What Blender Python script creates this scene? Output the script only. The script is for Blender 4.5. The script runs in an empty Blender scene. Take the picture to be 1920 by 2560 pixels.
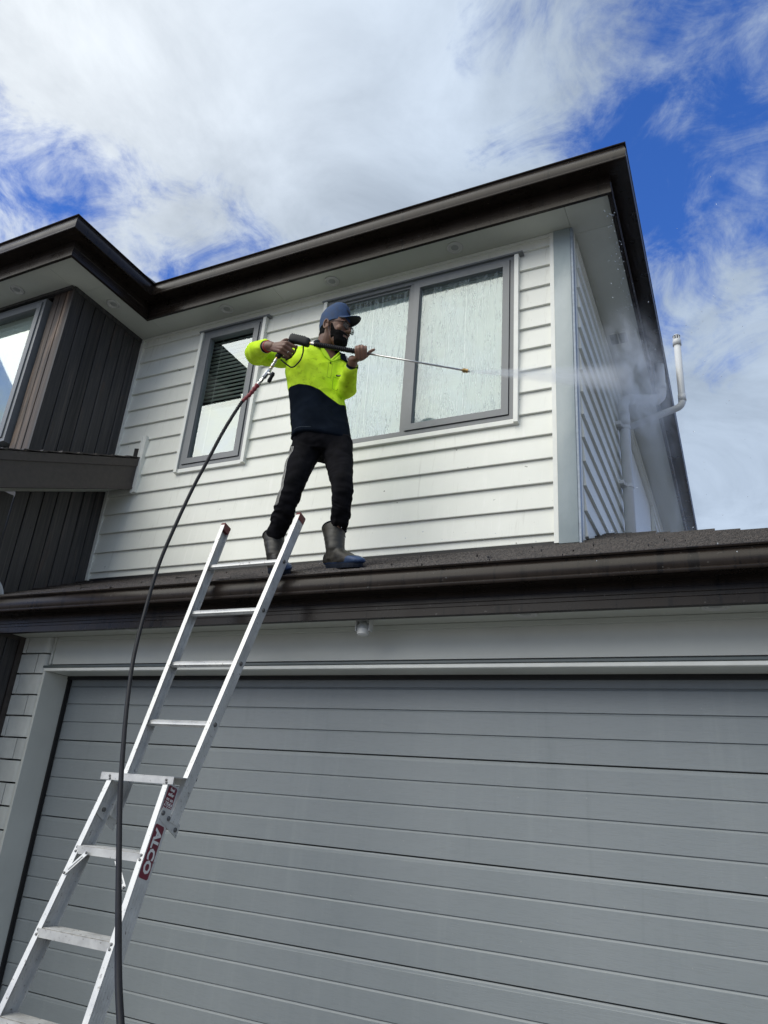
import bpy, bmesh, math, random
from math import sin, cos, pi, radians, sqrt
from mathutils import Vector, Matrix, noise
random.seed(7)
S = bpy.context.scene
COL = S.collection
# ------------------------------------------------------------------ camera (the lens is the origin; ground lies at z = -1.55)
cam_data = bpy.data.cameras.new('camera')
cam = bpy.data.objects.new('camera', cam_data); COL.objects.link(cam)
cam_data.sensor_fit = 'VERTICAL'; cam_data.sensor_height = 24.0
cam_data.lens = 24.0 * 1800.94 / 2560.0
cam_data.clip_start = 0.05; cam_data.clip_end = 5000
R = ((0.90234797, 0.09823392, 0.41966443), (0.42465324, -0.36921474, -0.82664993), (0.07374123, 0.92413775, -0.37487552))
cam.matrix_world = Matrix(R).to_4x4()
S.camera = cam
S.cycles.volume_bounces = 4; S.cycles.volume_step_rate = 1.5
GZ = -1.55
# ------------------------------------------------------------------ world
W = bpy.data.worlds.new('World'); S.world = W; W.use_nodes = True
def build_world():
    nt = W.node_tree; N = nt.nodes; L = nt.links
    for n in list(N): N.remove(n)
    def nd(t, **k):
        n = N.new(t)
        for a, b in k.items(): setattr(n, a, b)
        return n
    def math_(op, a, b=None, c=None, clamp=False):
        n = nd('ShaderNodeMath', operation=op, use_clamp=clamp)
        for i, v in enumerate((a, b, c)):
            if v is None: continue
            if isinstance(v, (int, float)): n.inputs[i].default_value = v
            else: L.new(v, n.inputs[i])
        return n.outputs[0]
    out = nd('ShaderNodeOutputWorld')
    tc = nd('ShaderNodeTexCoord')
    nrm = nd('ShaderNodeVectorMath', operation='NORMALIZE'); L.new(tc.outputs['Generated'], nrm.inputs[0])
    D = nrm.outputs[0]
    sky = nd('ShaderNodeTexSky', sky_type='NISHITA'); sky.sun_disc = False
    sky.sun_elevation = SUN_EL; sky.sun_rotation = SUN_ROT
    sky.air_density = 1.3; sky.dust_density = 0.1; sky.ozone_density = 6.0
    hs = nd('ShaderNodeHueSaturation'); hs.inputs['Saturation'].default_value = 1.22; hs.inputs['Value'].default_value = SKY_BLUE
    L.new(sky.outputs[0], hs.inputs['Color'])
    tn = nd('ShaderNodeMixRGB', blend_type='MULTIPLY'); tn.inputs[0].default_value = 1.0; tn.inputs[2].default_value = (1.0, 0.80, 1.12, 1); L.new(hs.outputs[0], tn.inputs[1])
    # cloud field: two fractal noises on the direction, stretched towards the horizon
    sep = nd('ShaderNodeSeparateXYZ'); L.new(D, sep.inputs[0])
    zc = math_('MAXIMUM', sep.outputs[2], 0.0)
    den = math_('ADD', zc, 0.35)
    px = math_('DIVIDE', sep.outputs[0], den); py = math_('DIVIDE', sep.outputs[1], den)
    comb = nd('ShaderNodeCombineXYZ'); L.new(px, comb.inputs[0]); L.new(py, comb.inputs[1])
    def nz(scale, detail, rough, dist, off):
        m = nd('ShaderNodeVectorMath', operation='ADD'); L.new(comb.outputs[0], m.inputs[0]); m.inputs[1].default_value = off
        n = nd('ShaderNodeTexNoise'); n.inputs['Scale'].default_value = scale; n.inputs['Detail'].default_value = detail
        n.inputs['Roughness'].default_value = rough; n.inputs['Distortion'].default_value = dist
        L.new(m.outputs[0], n.inputs['Vector']); return n.outputs[0]
    n1 = nz(3.4, 10, 0.62, 0.55, (1.3, 4.7, 0.2)); n2 = nz(9.5, 9, 0.66, 0.8, (7.1, 2.2, 3.0))
    f = math_('ADD', math_('MULTIPLY', n1, 0.55), math_('MULTIPLY', n2, 0.45))
    def lobe(d, tight, amp, acc):
        v = Vector(d).normalized()
        dp = nd('ShaderNodeVectorMath', operation='DOT_PRODUCT'); L.new(D, dp.inputs[0]); dp.inputs[1].default_value = v
        e = math_('POWER', math_('MAXIMUM', dp.outputs['Value'], 0.0), tight)
        return math_('MULTIPLY_ADD', e, amp, acc)
    acc = math_('ADD', f, 0.03)
    for d, t, a in LOBES: acc = lobe(d, t, a, acc)
    mr = nd('ShaderNodeMapRange', interpolation_type='SMOOTHSTEP'); L.new(acc, mr.inputs[0])
    mr.inputs[1].default_value = 0.44; mr.inputs[2].default_value = 0.65
    cov = math_('MULTIPLY', mr.outputs[0], 0.97)
    # cloud shading: thick parts greyer, thin bright rims, brighter towards the veiled sun
    n3 = nz(3.6, 8, 0.60, 0.5, (3.3, 9.7, 1.0))
    glow = lobe((-0.66, 0.20, 0.72), 9.0, 1.0, 0.0)
    br = math_('MULTIPLY_ADD', glow, 0.30, 0.52)
    br = math_('MULTIPLY_ADD', n3, 0.95, br); br = math_('SUBTRACT', br, 0.34)
    br = math_('MULTIPLY', br, CLOUD_GAIN)
    cr = nd('ShaderNodeMixRGB'); cr.inputs[1].default_value = (0.68, 0.85, 1.08, 1); cr.inputs[2].default_value = (0.95, 1.01, 1.06, 1)
    L.new(math_('ADD', math_('MULTIPLY', glow, 0.85), math_('MULTIPLY', n3, 0.35), clamp=True), cr.inputs[0])
    cc = nd('ShaderNodeVectorMath', operation='SCALE'); L.new(cr.outputs[0], cc.inputs[0]); L.new(br, cc.inputs['Scale'])
    mix = nd('ShaderNodeMixRGB'); L.new(cov, mix.inputs[0]); L.new(tn.outputs[0], mix.inputs[1]); L.new(cc.outputs[0], mix.inputs[2])
    bg = nd('ShaderNodeBackground'); bg.inputs['Strength'].default_value = SKY_STRENGTH
    L.new(mix.outputs[0], bg.inputs['Color']); L.new(bg.outputs[0], out.inputs['Surface'])
SUN_EL = radians(42); SUN_AZ = radians(243)      # azimuth of the direction towards the sun, counter-clockwise from +X
SUN_ROT = radians(90) - SUN_AZ
SKY_STRENGTH = 0.10; SKY_BLUE = 0.86; CLOUD_GAIN = 5.1
LOBES = [((-0.44, 0.47, 0.76), 16, 0.30), ((-0.66, 0.22, 0.72), 8, 0.05), ((-0.252, 0.634, 0.731), 60, 0.06), ((-0.081, 0.64, 0.764), 60, -0.10), ((0.009, 0.76, 0.64), 50, -0.05), ((0.03, 0.70, 0.71), 400, 0.10),
         ((-0.179, 0.56, 0.809), 300, -0.12), ((-0.54, 0.56, 0.63), 120, -0.24), ((-0.41, 0.64, 0.65), 260, -0.10), ((-0.654, 0.40, 0.645), 220, -0.24), ((0.03, 0.903, 0.428), 70, 0.24), ((-0.13, 0.61, 0.77), 300, 0.12), ((0.0, 0.80, 0.60), 500, 0.10),
         ((0.4, -0.6, 0.5), 1.5, 0.12)]
build_world()
sun_d = bpy.data.lights.new('sun', 'SUN'); sun_d.energy = 1.5; sun_d.angle = radians(60); sun_d.color = (1.0, 0.955, 0.80)
sun = bpy.data.objects.new('sun', sun_d); COL.objects.link(sun)
sdir = Vector((cos(SUN_AZ) * cos(SUN_EL), sin(SUN_AZ) * cos(SUN_EL), sin(SUN_EL)))
sun.rotation_euler = sdir.to_track_quat('Z', 'Y').to_euler()
S.view_settings.view_transform = 'Standard'; S.view_settings.look = 'None'
S.view_settings.gamma = 1.0; S.view_settings.use_curve_mapping = False
S.view_settings.exposure = 0.93

# ------------------------------------------------------------------ materials
class NT:
    def __init__(s, m):
        m.use_nodes = True; s.t = m.node_tree; s.N = s.t.nodes; s.L = s.t.links
        s.p = s.N['Principled BSDF']
    def nd(s, t, **k):
        n = s.N.new(t)
        for a, b in k.items(): setattr(n, a, b)
        return n
    def obj(s, scale=(1, 1, 1), rnd=True, world=False):
        tc = s.nd('ShaderNodeTexCoord'); m = s.nd('ShaderNodeMapping'); m.inputs['Scale'].default_value = scale
        if world:
            g = s.nd('ShaderNodeNewGeometry'); s.L.new(g.outputs['Position'], m.inputs['Vector'])
        else: s.L.new(tc.outputs['Object'], m.inputs['Vector'])
        if rnd:
            oi = s.nd('ShaderNodeObjectInfo'); mu = s.nd('ShaderNodeMath', operation='MULTIPLY'); mu.inputs[1].default_value = 37.0
            s.L.new(oi.outputs['Random'], mu.inputs[0]); s.L.new(mu.outputs[0], m.inputs['Location'])
        return m.outputs[0]
    def noise(s, vec, scale, detail=4, rough=0.55, dist=0.0):
        n = s.nd('ShaderNodeTexNoise'); n.inputs['Scale'].default_value = scale; n.inputs['Detail'].default_value = detail
        n.inputs['Roughness'].default_value = rough; n.inputs['Distortion'].default_value = dist
        s.L.new(vec, n.inputs['Vector']); return n.outputs[0]
    def ramp(s, v, stops):
        r = s.nd('ShaderNodeValToRGB'); e = r.color_ramp.elements
        while len(e) < len(stops): e.new(0.5)
        for i, (p, c) in enumerate(stops):
            e[i].position = p; e[i].color = c if len(c) == 4 else (*c, 1)
        s.L.new(v, r.inputs[0]); return r.outputs[0]
    def mix(s, f, a, b, mode='MIX'):
        m = s.nd('ShaderNodeMixRGB', blend_type=mode)
        for i, v in ((0, f), (1, a), (2, b)):
            if isinstance(v, (int, float)): m.inputs[i].default_value = v
            elif isinstance(v, tuple): m.inputs[i].default_value = v if len(v) == 4 else (*v, 1)
            else: s.L.new(v, m.inputs[i])
        return m.outputs[0]
    def math(s, op, a, b=0.0, clamp=False):
        n = s.nd('ShaderNodeMath', operation=op, use_clamp=clamp)
        for i, v in enumerate((a, b)):
            if isinstance(v, (int, float)): n.inputs[i].default_value = v
            else: s.L.new(v, n.inputs[i])
        return n.outputs[0]
    def bump(s, h, strength=0.3, dist=0.002):
        b = s.nd('ShaderNodeBump'); b.inputs['Strength'].default_value = strength; b.inputs['Distance'].default_value = dist
        s.L.new(h, b.inputs['Height']); s.L.new(b.outputs[0], s.p.inputs['Normal'])
    def base(s, c):
        if isinstance(c, tuple): s.p.inputs['Base Color'].default_value = (*c, 1)
        else: s.L.new(c, s.p.inputs['Base Color'])
    def rough(s, r):
        if isinstance(r, (int, float)): s.p.inputs['Roughness'].default_value = r
        else: s.L.new(r, s.p.inputs['Roughness'])
def newmat(name):
    m = bpy.data.materials.new(name); return m, NT(m)
def simple(name, col, rough=0.5, metal=0.0, var=0.12, vscale=9.0, bump=0.0, bscale=60.0, spec=None, objrnd=0.0):
    m, n = newmat(name)
    v = n.obj()
    f = n.noise(v, vscale, 5, 0.6)
    lo = tuple(max(0, c * (1 - var)) for c in col); hi = tuple(c * (1 + var) for c in col)
    c = n.ramp(f, [(0.3, lo), (0.7, hi)])
    if objrnd:
        oi = n.nd('ShaderNodeObjectInfo'); k = n.math('MULTIPLY', oi.outputs['Random'], objrnd); k = n.math('ADD', k, 1 - objrnd / 2)
        vm = n.nd('ShaderNodeVectorMath', operation='SCALE'); n.L.new(c, vm.inputs[0]); n.L.new(k, vm.inputs['Scale']); c = vm.outputs[0]
    n.base(c); n.rough(n.ramp(f, [(0.2, (rough * 0.85,) * 3), (0.8, (min(1, rough * 1.15),) * 3)]))
    n.p.inputs['Metallic'].default_value = metal
    if spec is not None: n.p.inputs['Specular IOR Level'].default_value = spec
    if bump: n.bump(n.noise(v, bscale, 4, 0.6), bump, 0.002)
    return m
M = {}
def mk_painted_board():
    # off-white paint, faint run marks and splash grime, coordinates of the place so neighbouring boards do not match
    m, n = newmat('board_paint')
    v = n.obj((1, 1, 1), rnd=False, world=True)
    st = n.obj((26, 26, 1.1), rnd=False, world=True)
    streak = n.noise(st, 1.0, 5, 0.6, 0.6)
    speck = n.noise(v, 75, 2, 0.5)
    broad = n.noise(v, 1.7, 4, 0.6)
    c = n.ramp(broad, [(0.3, (0.72, 0.725, 0.665)), (0.7, (0.81, 0.815, 0.75))])
    c = n.mix(n.ramp(streak, [(0.60, (0, 0, 0)), (0.72, (0.5, 0.5, 0.5))]), c, (0.86, 0.85, 0.80))
    c = n.mix(n.ramp(streak, [(0.28, (0.50,) * 3), (0.40, (0, 0, 0))]), c, (0.56, 0.55, 0.49))
    c = n.mix(n.ramp(speck, [(0.74, (0, 0, 0)), (0.80, (0.55,) * 3)]), c, (0.34, 0.33, 0.29))
    sp2 = n.noise(v, 26, 2, 0.5)
    c = n.mix(n.ramp(sp2, [(0.765, (0, 0, 0)), (0.785, (0.8,) * 3)]), c, (0.12, 0.11, 0.09))
    n.base(c); n.rough(0.42); n.bump(n.noise(n.obj((2, 2, 30), world=True), 3, 3, 0.5), 0.08, 0.003)
    return m
M['board'] = mk_painted_board()
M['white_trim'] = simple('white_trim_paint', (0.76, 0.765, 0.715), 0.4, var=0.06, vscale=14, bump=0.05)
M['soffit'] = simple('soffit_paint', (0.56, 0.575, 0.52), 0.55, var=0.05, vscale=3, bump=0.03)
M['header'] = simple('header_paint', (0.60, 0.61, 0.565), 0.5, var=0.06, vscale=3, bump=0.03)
def mk_brown_metal():
    m, n = newmat('bronze_coated_steel')
    v = n.obj((1, 1, 1), rnd=False, world=True); st = n.obj((30, 30, 1.6), rnd=False, world=True)
    a = n.noise(v, 6, 5, 0.6); s = n.noise(st, 1.0, 4, 0.6, 0.5); sp = n.noise(v, 60, 2, 0.5)
    c = n.ramp(a, [(0.3, (0.0150, 0.0108, 0.0084)), (0.7, (0.0235, 0.0172, 0.0138))])
    c = n.mix(n.ramp(s, [(0.56, (0, 0, 0)), (0.64, (0.85,) * 3)]), c, (0.006, 0.005, 0.005))
    c = n.mix(n.ramp(sp, [(0.70, (0, 0, 0)), (0.78, (0.6,) * 3)]), c, (0.16, 0.15, 0.14))
    n.base(c); n.rough(n.ramp(a, [(0.3, (0.24,) * 3), (0.8, (0.40,) * 3)]))
    n.p.inputs['Specular IOR Level'].default_value = 0.20
    n.bump(n.noise(v, 2.5, 3, 0.5), 0.05, 0.01)
    return m
M['bronze'] = mk_brown_metal()
M['bronze_dark'] = simple('dark_brown_lining', (0.018, 0.016, 0.016), 0.6, var=0.3, vscale=20)
M['black'] = simple('black_rubber_seal', (0.008, 0.008, 0.009), 0.7)
def mk_wood():
    m, n = newmat('stained_cedar')
    g = n.obj((38, 38, 1.3)); fine = n.noise(g, 1.0, 6, 0.65, 1.4)
    kn = n.noise(n.obj((9, 9, 2.2)), 1.0, 3, 0.5, 2.0)
    oi = n.nd('ShaderNodeObjectInfo')
    c = n.ramp(fine, [(0.30, (0.014, 0.014, 0.016)), (0.52, (0.038, 0.036, 0.037)), (0.75, (0.088, 0.076, 0.070))])
    c = n.mix(n.ramp(kn, [(0.62, (0, 0, 0)), (0.75, (0.5,) * 3)]), c, (0.07, 0.045, 0.033))
    k = n.math('ADD', n.math('MULTIPLY', oi.outputs['Random'], 0.75), 0.65)
    vm = n.nd('ShaderNodeVectorMath', operation='SCALE'); n.L.new(c, vm.inputs[0]); n.L.new(k, vm.inputs['Scale'])
    # splashes of dirt
    sp = n.noise(n.obj((1, 1, 1)), 42, 2, 0.5)
    c = n.mix(n.ramp(sp, [(0.72, (0, 0, 0)), (0.76, (0.8,) * 3)]), vm.outputs[0], (0.006, 0.006, 0.006))
    n.base(c); n.rough(0.55); n.bump(fine, 0.5, 0.002)
    return m
M['wood'] = mk_wood()
def mk_worn_wood():
    # sun-bleached face boards: stain worn off in a tall blotch
    m, n = newmat('weathered_cedar')
    g = n.obj((34, 34, 1.2)); fine = n.noise(g, 1.0, 6, 0.68, 1.2)
    blot = n.noise(n.obj((9, 9, 0.9), rnd=False, world=True), 1.0, 4, 0.6, 0.6)
    dark = n.ramp(fine, [(0.3, (0.020, 0.015, 0.014)), (0.7, (0.070, 0.050, 0.041))])
    pale = n.ramp(fine, [(0.3, (0.06, 0.040, 0.028)), (0.5, (0.16, 0.105, 0.072)), (0.7, (0.34, 0.26, 0.20))])
    c = n.mix(n.ramp(blot, [(0.50, (0.05,) * 3), (0.62, (1, 1, 1))]), dark, pale)
    n.base(c); n.rough(0.6); n.bump(fine, 0.6, 0.002)
    return m
M['worn_wood'] = mk_worn_wood()
M['barge_wood'] = simple('brown_painted_timber', (0.047, 0.038, 0.034), 0.5, var=0.25, vscale=30, bump=0.25, bscale=90)
def mk_door():
    m, n = newmat('grey_door_steel')
    v = n.obj((5.5, 1, 62), rnd=True); g = n.noise(v, 1.6, 4, 0.55, 2.2)
    big = n.noise(n.obj((1, 1, 1), rnd=False, world=True), 1.1, 4, 0.6)
    c = n.ramp(big, [(0.3, (0.212, 0.236, 0.246)), (0.7, (0.244, 0.266, 0.276))])
    gg = n.ramp(g, [(0.38, (0.95,) * 3), (0.52, (1, 1, 1))])
    c = n.mix(1.0, c, gg, 'MULTIPLY')
    run = n.noise(n.obj((9, 9, .7), rnd=False, world=True), 1.0, 5, 0.65, .4)
    c = n.mix(n.ramp(run, [(0.55, (0, 0, 0)), (0.75, (0.28,) * 3)]), c, (0.30, 0.33, 0.33)); c = n.mix(n.ramp(run, [(0.25, (0.25,) * 3), (0.42, (0, 0, 0))]), c, (0.13, 0.155, 0.16))
    dsp = n.noise(n.obj((1, 1, 1), rnd=False, world=True), 60, 2, .5); c = n.mix(n.ramp(dsp, [(0.74, (0, 0, 0)), (0.78, (0.5,) * 3)]), c, (0.36, 0.37, 0.36))
    n.base(c); n.rough(n.ramp(big, [(0.3, (0.36,) * 3), (0.7, (0.48,) * 3)])); n.bump(g, 0.35, 0.0016)
    return m
M['door'] = mk_door()
M['grey_alu'] = simple('grey_window_aluminium', (0.155, 0.165, 0.175), 0.38, var=0.08, vscale=16, bump=0.05)
def mk_corner():
    m, n = newmat('blue_grey_corner_paint')
    v = n.obj((1, 1, 0.5), rnd=False, world=True); a = n.noise(v, 5, 5, 0.6); b = n.noise(v, 34, 4, 0.6, 0.4)
    c = n.ramp(a, [(0.3, (0.27, 0.32, 0.335)), (0.7, (0.36, 0.41, 0.42))])
    n.base(c); n.rough(0.28); n.bump(b, 0.35, 0.004); return m
M['corner'] = mk_corner()
M['corner_blue'] = simple('worn_blue_trim', (0.27, 0.32, 0.38), 0.4, var=0.2, vscale=40)
M['brick'] = simple('painted_brick', (0.60, 0.61, 0.57), 0.55, var=0.08, vscale=12, bump=0.35, bscale=45, objrnd=0.10)
M['mortar'] = simple('dark_joint', (0.006, 0.006, 0.006), 0.8)
M['flash'] = simple('grey_green_flashing', (0.085, 0.105, 0.105), 0.35, var=0.1)
def mk_shingle():
    m, n = newmat('asphalt_shingle')
    v = n.obj((1, 1, 1), rnd=True); a = n.noise(v, 120, 3, 0.7); b = n.noise(v, 5, 4, 0.6)
    c = n.mix(b, n.ramp(a, [(0.35, (0.006, 0.005, 0.005)), (0.62, (0.045, 0.036, 0.031))]), n.ramp(a, [(0.35, (0.012, 0.010, 0.009)), (0.62, (0.085, 0.065, 0.055))]))
    n.base(c); n.rough(0.45); n.bump(a, 0.9, 0.004); return m
M['shingle'] = mk_shingle()
M['pvc'] = simple('white_plastic_pipe', (0.62, 0.63, 0.63), 0.38, var=0.05)
M['white_plastic'] = simple('white_plastic', (0.58, 0.58, 0.56), 0.4, var=0.05)
M['lens'] = simple('downlight_lens', (0.35, 0.36, 0.35), 0.3, var=0.1)
M['dark_room'] = simple('dark_interior', (0.030, 0.032, 0.032), 0.9)
M['blind'] = simple('white_blind', (0.70, 0.73, 0.71), 0.5, var=0.05)
M['curtain'] = simple('pale_curtain', (0.56, 0.62, 0.63), 0.8, var=0.10, vscale=3)
def mk_glass(name, tint, refl, wet):
    # clear pane with its reflection raised above that of plain glass, with running water beads where it has just been rinsed
    m = bpy.data.materials.new(name); m.use_nodes = True; n = NT(m)
    out = n.N['Material Output']; n.N.remove(n.p)
    gl = n.nd('ShaderNodeBsdfGlossy'); gl.inputs['Color'].default_value = (*tint, 1); gl.inputs['Roughness'].default_value = 0.02
    tr = n.nd('ShaderNodeBsdfTransparent'); tr.inputs['Color'].default_value = (0.93, 0.97, 0.955, 1)
    lw = n.nd('ShaderNodeFresnel'); lw.inputs['IOR'].default_value = 1.5
    ge = n.nd('ShaderNodeNewGeometry'); f = n.math('MULTIPLY', n.math('ADD', lw.outputs[0], refl, clamp=True), n.math('SUBTRACT', 1.0, ge.outputs['Backfacing']))
    mx = n.nd('ShaderNodeMixShader'); n.L.new(f, mx.inputs[0]); n.L.new(tr.outputs[0], mx.inputs[1]); n.L.new(gl.outputs[0], mx.inputs[2])
    sh = mx.outputs[0]
    if wet:
        st = n.noise(n.obj((30, 30, 2.4), rnd=False, world=True), 1.0, 4, 0.6, 0.7)
        fine = n.noise(n.obj((60, 60, 30), rnd=False, world=True), 1.0, 3, 0.6, 0.3)
        mask = n.noise(n.obj((1.3, 1, 1.3), rnd=False, world=True), 1.6, 3, 0.6)
        k = n.ramp(st, [(0.470, (0, 0, 0)), (0.490, (1, 1, 1)), (0.500, (1, 1, 1)), (0.520, (0, 0, 0))])
        b = n.nd('ShaderNodeBump'); b.inputs['Strength'].default_value = 0.07; b.inputs['Distance'].default_value = 0.002
        hh = n.math('ADD', n.math('MULTIPLY', k, 0.8), n.math('MULTIPLY', fine, 0.35)); n.L.new(hh, b.inputs['Height'])
        n.L.new(b.outputs[0], gl.inputs['Normal'])
        df = n.nd('ShaderNodeBsdfDiffuse'); df.inputs['Color'].default_value = (0.38, 0.44, 0.46, 1)
        mk = n.math('MULTIPLY', n.math('ADD', n.math('MULTIPLY', k, 0.32), n.math('MULTIPLY', mask, 0.16)), 1.0, clamp=True)
        m2 = n.nd('ShaderNodeMixShader'); n.L.new(mk, m2.inputs[0]); n.L.new(sh, m2.inputs[1]); n.L.new(df.outputs[0], m2.inputs[2]); sh = m2.outputs[0]
    n.L.new(sh, out.inputs['Surface']); return m
M['glass'] = mk_glass('window_glass', (0.93, 1.0, 0.99), 0.13, False)
M['wet_glass'] = mk_glass('wet_window_glass', (0.90, 0.98, 1.0), 0.09, True)
def mk_alu():
    m, n = newmat('scuffed_aluminium')
    v = n.obj((1, 1, 1), rnd=True); a = n.noise(v, 9, 6, 0.65); b = n.noise(v, 70, 3, 0.6); g = n.noise(n.obj((90, 90, 3)), 1.0, 3, 0.5)
    c = n.ramp(a, [(0.3, (0.50, 0.50, 0.49)), (0.7, (0.72, 0.72, 0.70))])
    c = n.mix(n.ramp(b, [(0.62, (0, 0, 0)), (0.72, (0.75,) * 3)]), c, (0.16, 0.14, 0.12))
    n.base(c); n.p.inputs['Metallic'].default_value = 0.55
    n.rough(n.ramp(a, [(0.3, (0.38,) * 3), (0.7, (0.6,) * 3)])); n.bump(g, 0.15, 0.002); return m
M['alu'] = mk_alu()
M['tread_dirt'] = simple('dirty_ribbed_tread', (0.36, 0.34, 0.31), 0.7, metal=0.2, var=0.45, vscale=40, bump=0.5)
M['label_red'] = simple('maroon_sticker', (0.16, 0.012, 0.030), 0.4, var=0.15)
M['label_white'] = simple('white_print', (0.72, 0.71, 0.68), 0.45, var=0.08, vscale=30)
M['red_plastic'] = simple('faded_red_plastic', (0.16, 0.03, 0.03), 0.5, var=0.3, vscale=30)
M['steel'] = simple('bright_steel', (0.55, 0.54, 0.52), 0.25, metal=1.0, var=0.15, vscale=40)
M['brass'] = simple('brass', (0.36, 0.24, 0.10), 0.35, metal=1.0, var=0.2, vscale=60)
M['gun_black'] = simple('black_plastic', (0.008, 0.008, 0.009), 0.5, spec=.3, bump=0.2)
M['red_rubber'] = simple('red_rubber_sleeve', (0.23, 0.028, 0.036), 0.5, var=0.2)
M['hose'] = simple('black_hose_rubber', (0.010, 0.010, 0.012), 0.55, spec=.3, var=0.3, vscale=50, bump=0.2)
M['bolt'] = simple('dull_bolt', (0.16, 0.16, 0.16), 0.45, metal=0.8)
def mk_ground():
    m, n = newmat('concrete_driveway')
    v = n.obj((1, 1, 1), rnd=False, world=True); a = n.noise(v, 0.8, 6, 0.6); b = n.noise(v, 90, 3, 0.7)
    c = n.mix(b, n.ramp(a, [(0.3, (0.16, 0.158, 0.145)), (0.7, (0.21, 0.205, 0.19))]), (0.12, 0.118, 0.11))
    n.base(c); n.rough(0.85); n.bump(b, 0.4, 0.003); return m
M['ground'] = mk_ground()

# ------------------------------------------------------------------ object helpers
def emp(name, loc=(0, 0, 0), parent=None, **kw):
    o = bpy.data.objects.new(name, None); COL.objects.link(o); o.location = loc; o.empty_display_size = 0.1
    if parent: o.parent = parent
    for k, v in kw.items(): o[k] = v
    return o
def mesh(name, V, F, mat, parent=None, smooth=False, mats=None, fm=None, **kw):
    me = bpy.data.meshes.new(name); me.from_pydata([tuple(v) for v in V], [], F); me.update()
    for mm in (mats or [mat]): me.materials.append(mm)
    if fm: 
        for p, i in zip(me.polygons, fm): p.material_index = i
    if smooth:
        for p in me.polygons: p.use_smooth = True
    o = bpy.data.objects.new(name, me); COL.objects.link(o)
    if parent: o.parent = parent
    for k, v in kw.items(): o[k] = v
    return o
class MB:
    def __init__(s): s.V = []; s.F = []; s.fm = []; s.cur = 0
    def add(s, V, F):
        b = len(s.V); s.V += [Vector(v) for v in V]; s.F += [[i + b for i in f] for f in F]; s.fm += [s.cur] * len(F); return s
    def box(s, x0, x1, y0, y1, z0, z1, bev=0.0):
        if bev <= 0:
            V = [(x0, y0, z0), (x1, y0, z0), (x1, y1, z0), (x0, y1, z0), (x0, y0, z1), (x1, y0, z1), (x1, y1, z1), (x0, y1, z1)]
            return s.add(V, [[0, 3, 2, 1], [4, 5, 6, 7], [0, 1, 5, 4], [1, 2, 6, 5], [2, 3, 7, 6], [3, 0, 4, 7]])
        bm = bmesh.new(); bmesh.ops.create_cube(bm, size=1.0)
        for v in bm.verts: v.co = Vector(((x0 + x1) / 2 + v.co.x * (x1 - x0), (y0 + y1) / 2 + v.co.y * (y1 - y0), (z0 + z1) / 2 + v.co.z * (z1 - z0)))
        bmesh.ops.bevel(bm, geom=bm.edges[:], offset=bev, segments=2, affect='EDGES', profile=0.5)
        bm.verts.index_update()
        r = s.add([v.co.copy() for v in bm.verts], [[v.index for v in f.verts] for f in bm.faces]); bm.free(); return r
    def ring(s, rings, caps=True):
        n = len(rings[0]); V = [p for r in rings for p in r]; F = []
        for i in range(len(rings) - 1):
            for j in range(n):
                k = (j + 1) % n; F.append([i * n + j, i * n + k, (i + 1) * n + k, (i + 1) * n + j])
        if caps: F.append(list(range(n))[::-1]); F.append([(len(rings) - 1) * n + j for j in range(n)])
        return s.add(V, F)
    def tube(s, pts, rad, seg=10, caps=True, sx=1.0, up=None):
        pts = [Vector(p) for p in pts]; n = len(pts)
        if not isinstance(rad, (list, tuple)): rad = [rad] * n
        rings = []; prev = None
        for i, p in enumerate(pts):
            t = (pts[min(i + 1, n - 1)] - pts[max(i - 1, 0)]).normalized()
            if prev is None:
                a = Vector(up) if up else (Vector((0, 0, 1)) if abs(t.z) < 0.9 else Vector((1, 0, 0)))
                u = (a - t * a.dot(t)).normalized()
            else: u = (prev - t * prev.dot(t)).normalized()
            prev = u; w = t.cross(u)
            rings.append([p + (u * cos(2 * pi * j / seg) * sx + w * sin(2 * pi * j / seg)) * rad[i] for j in range(seg)])
        return s.ring(rings, caps)
    def build(s, name, mat, parent=None, smooth=False, mats=None, **kw):
        return mesh(name, s.V, s.F, mat, parent, smooth, mats, s.fm if mats else None, **kw)
def frame(origin, xa, ya, za):
    return Matrix((( xa[0], ya[0], za[0], origin[0]), (xa[1], ya[1], za[1], origin[1]), (xa[2], ya[2], za[2], origin[2]), (0, 0, 0, 1)))
def autosmooth(o, ang=40):
    me = o.data
    for p in me.polygons: p.use_smooth = True
    try: me.set_sharp_from_angle(angle=radians(ang))
    except Exception: pass
def sweep(path, prof, z0=0.0, flip=False):
    """profile points (outward distance, z) swept along a plan polyline; outward = right of travel; mitred corners"""
    P = [Vector((a, b)) for a, b in path]; rings = []
    for i, p in enumerate(P):
        ns = []
        if i > 0: d = (P[i] - P[i - 1]).normalized(); ns.append(Vector((d.y, -d.x)))
        if i < len(P) - 1: d = (P[i + 1] - P[i]).normalized(); ns.append(Vector((d.y, -d.x)))
        if len(ns) == 2: m = (ns[0] + ns[1]); m = m / max(1e-6, m.dot(ns[0]))
        else: m = ns[0]
        rings.append([Vector((p.x + m.x * d_, p.y + m.y * d_, z0 + z_)) for d_, z_ in prof])
    mb = MB(); mb.ring(rings, caps=True); return mb

# ------------------------------------------------------------------ ground
g = mesh('ground', [(-400, -400, GZ), (400, -400, GZ), (400, 400, GZ), (-400, 400, GZ)], [[0, 1, 2, 3]], M['ground'], kind='structure')

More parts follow.
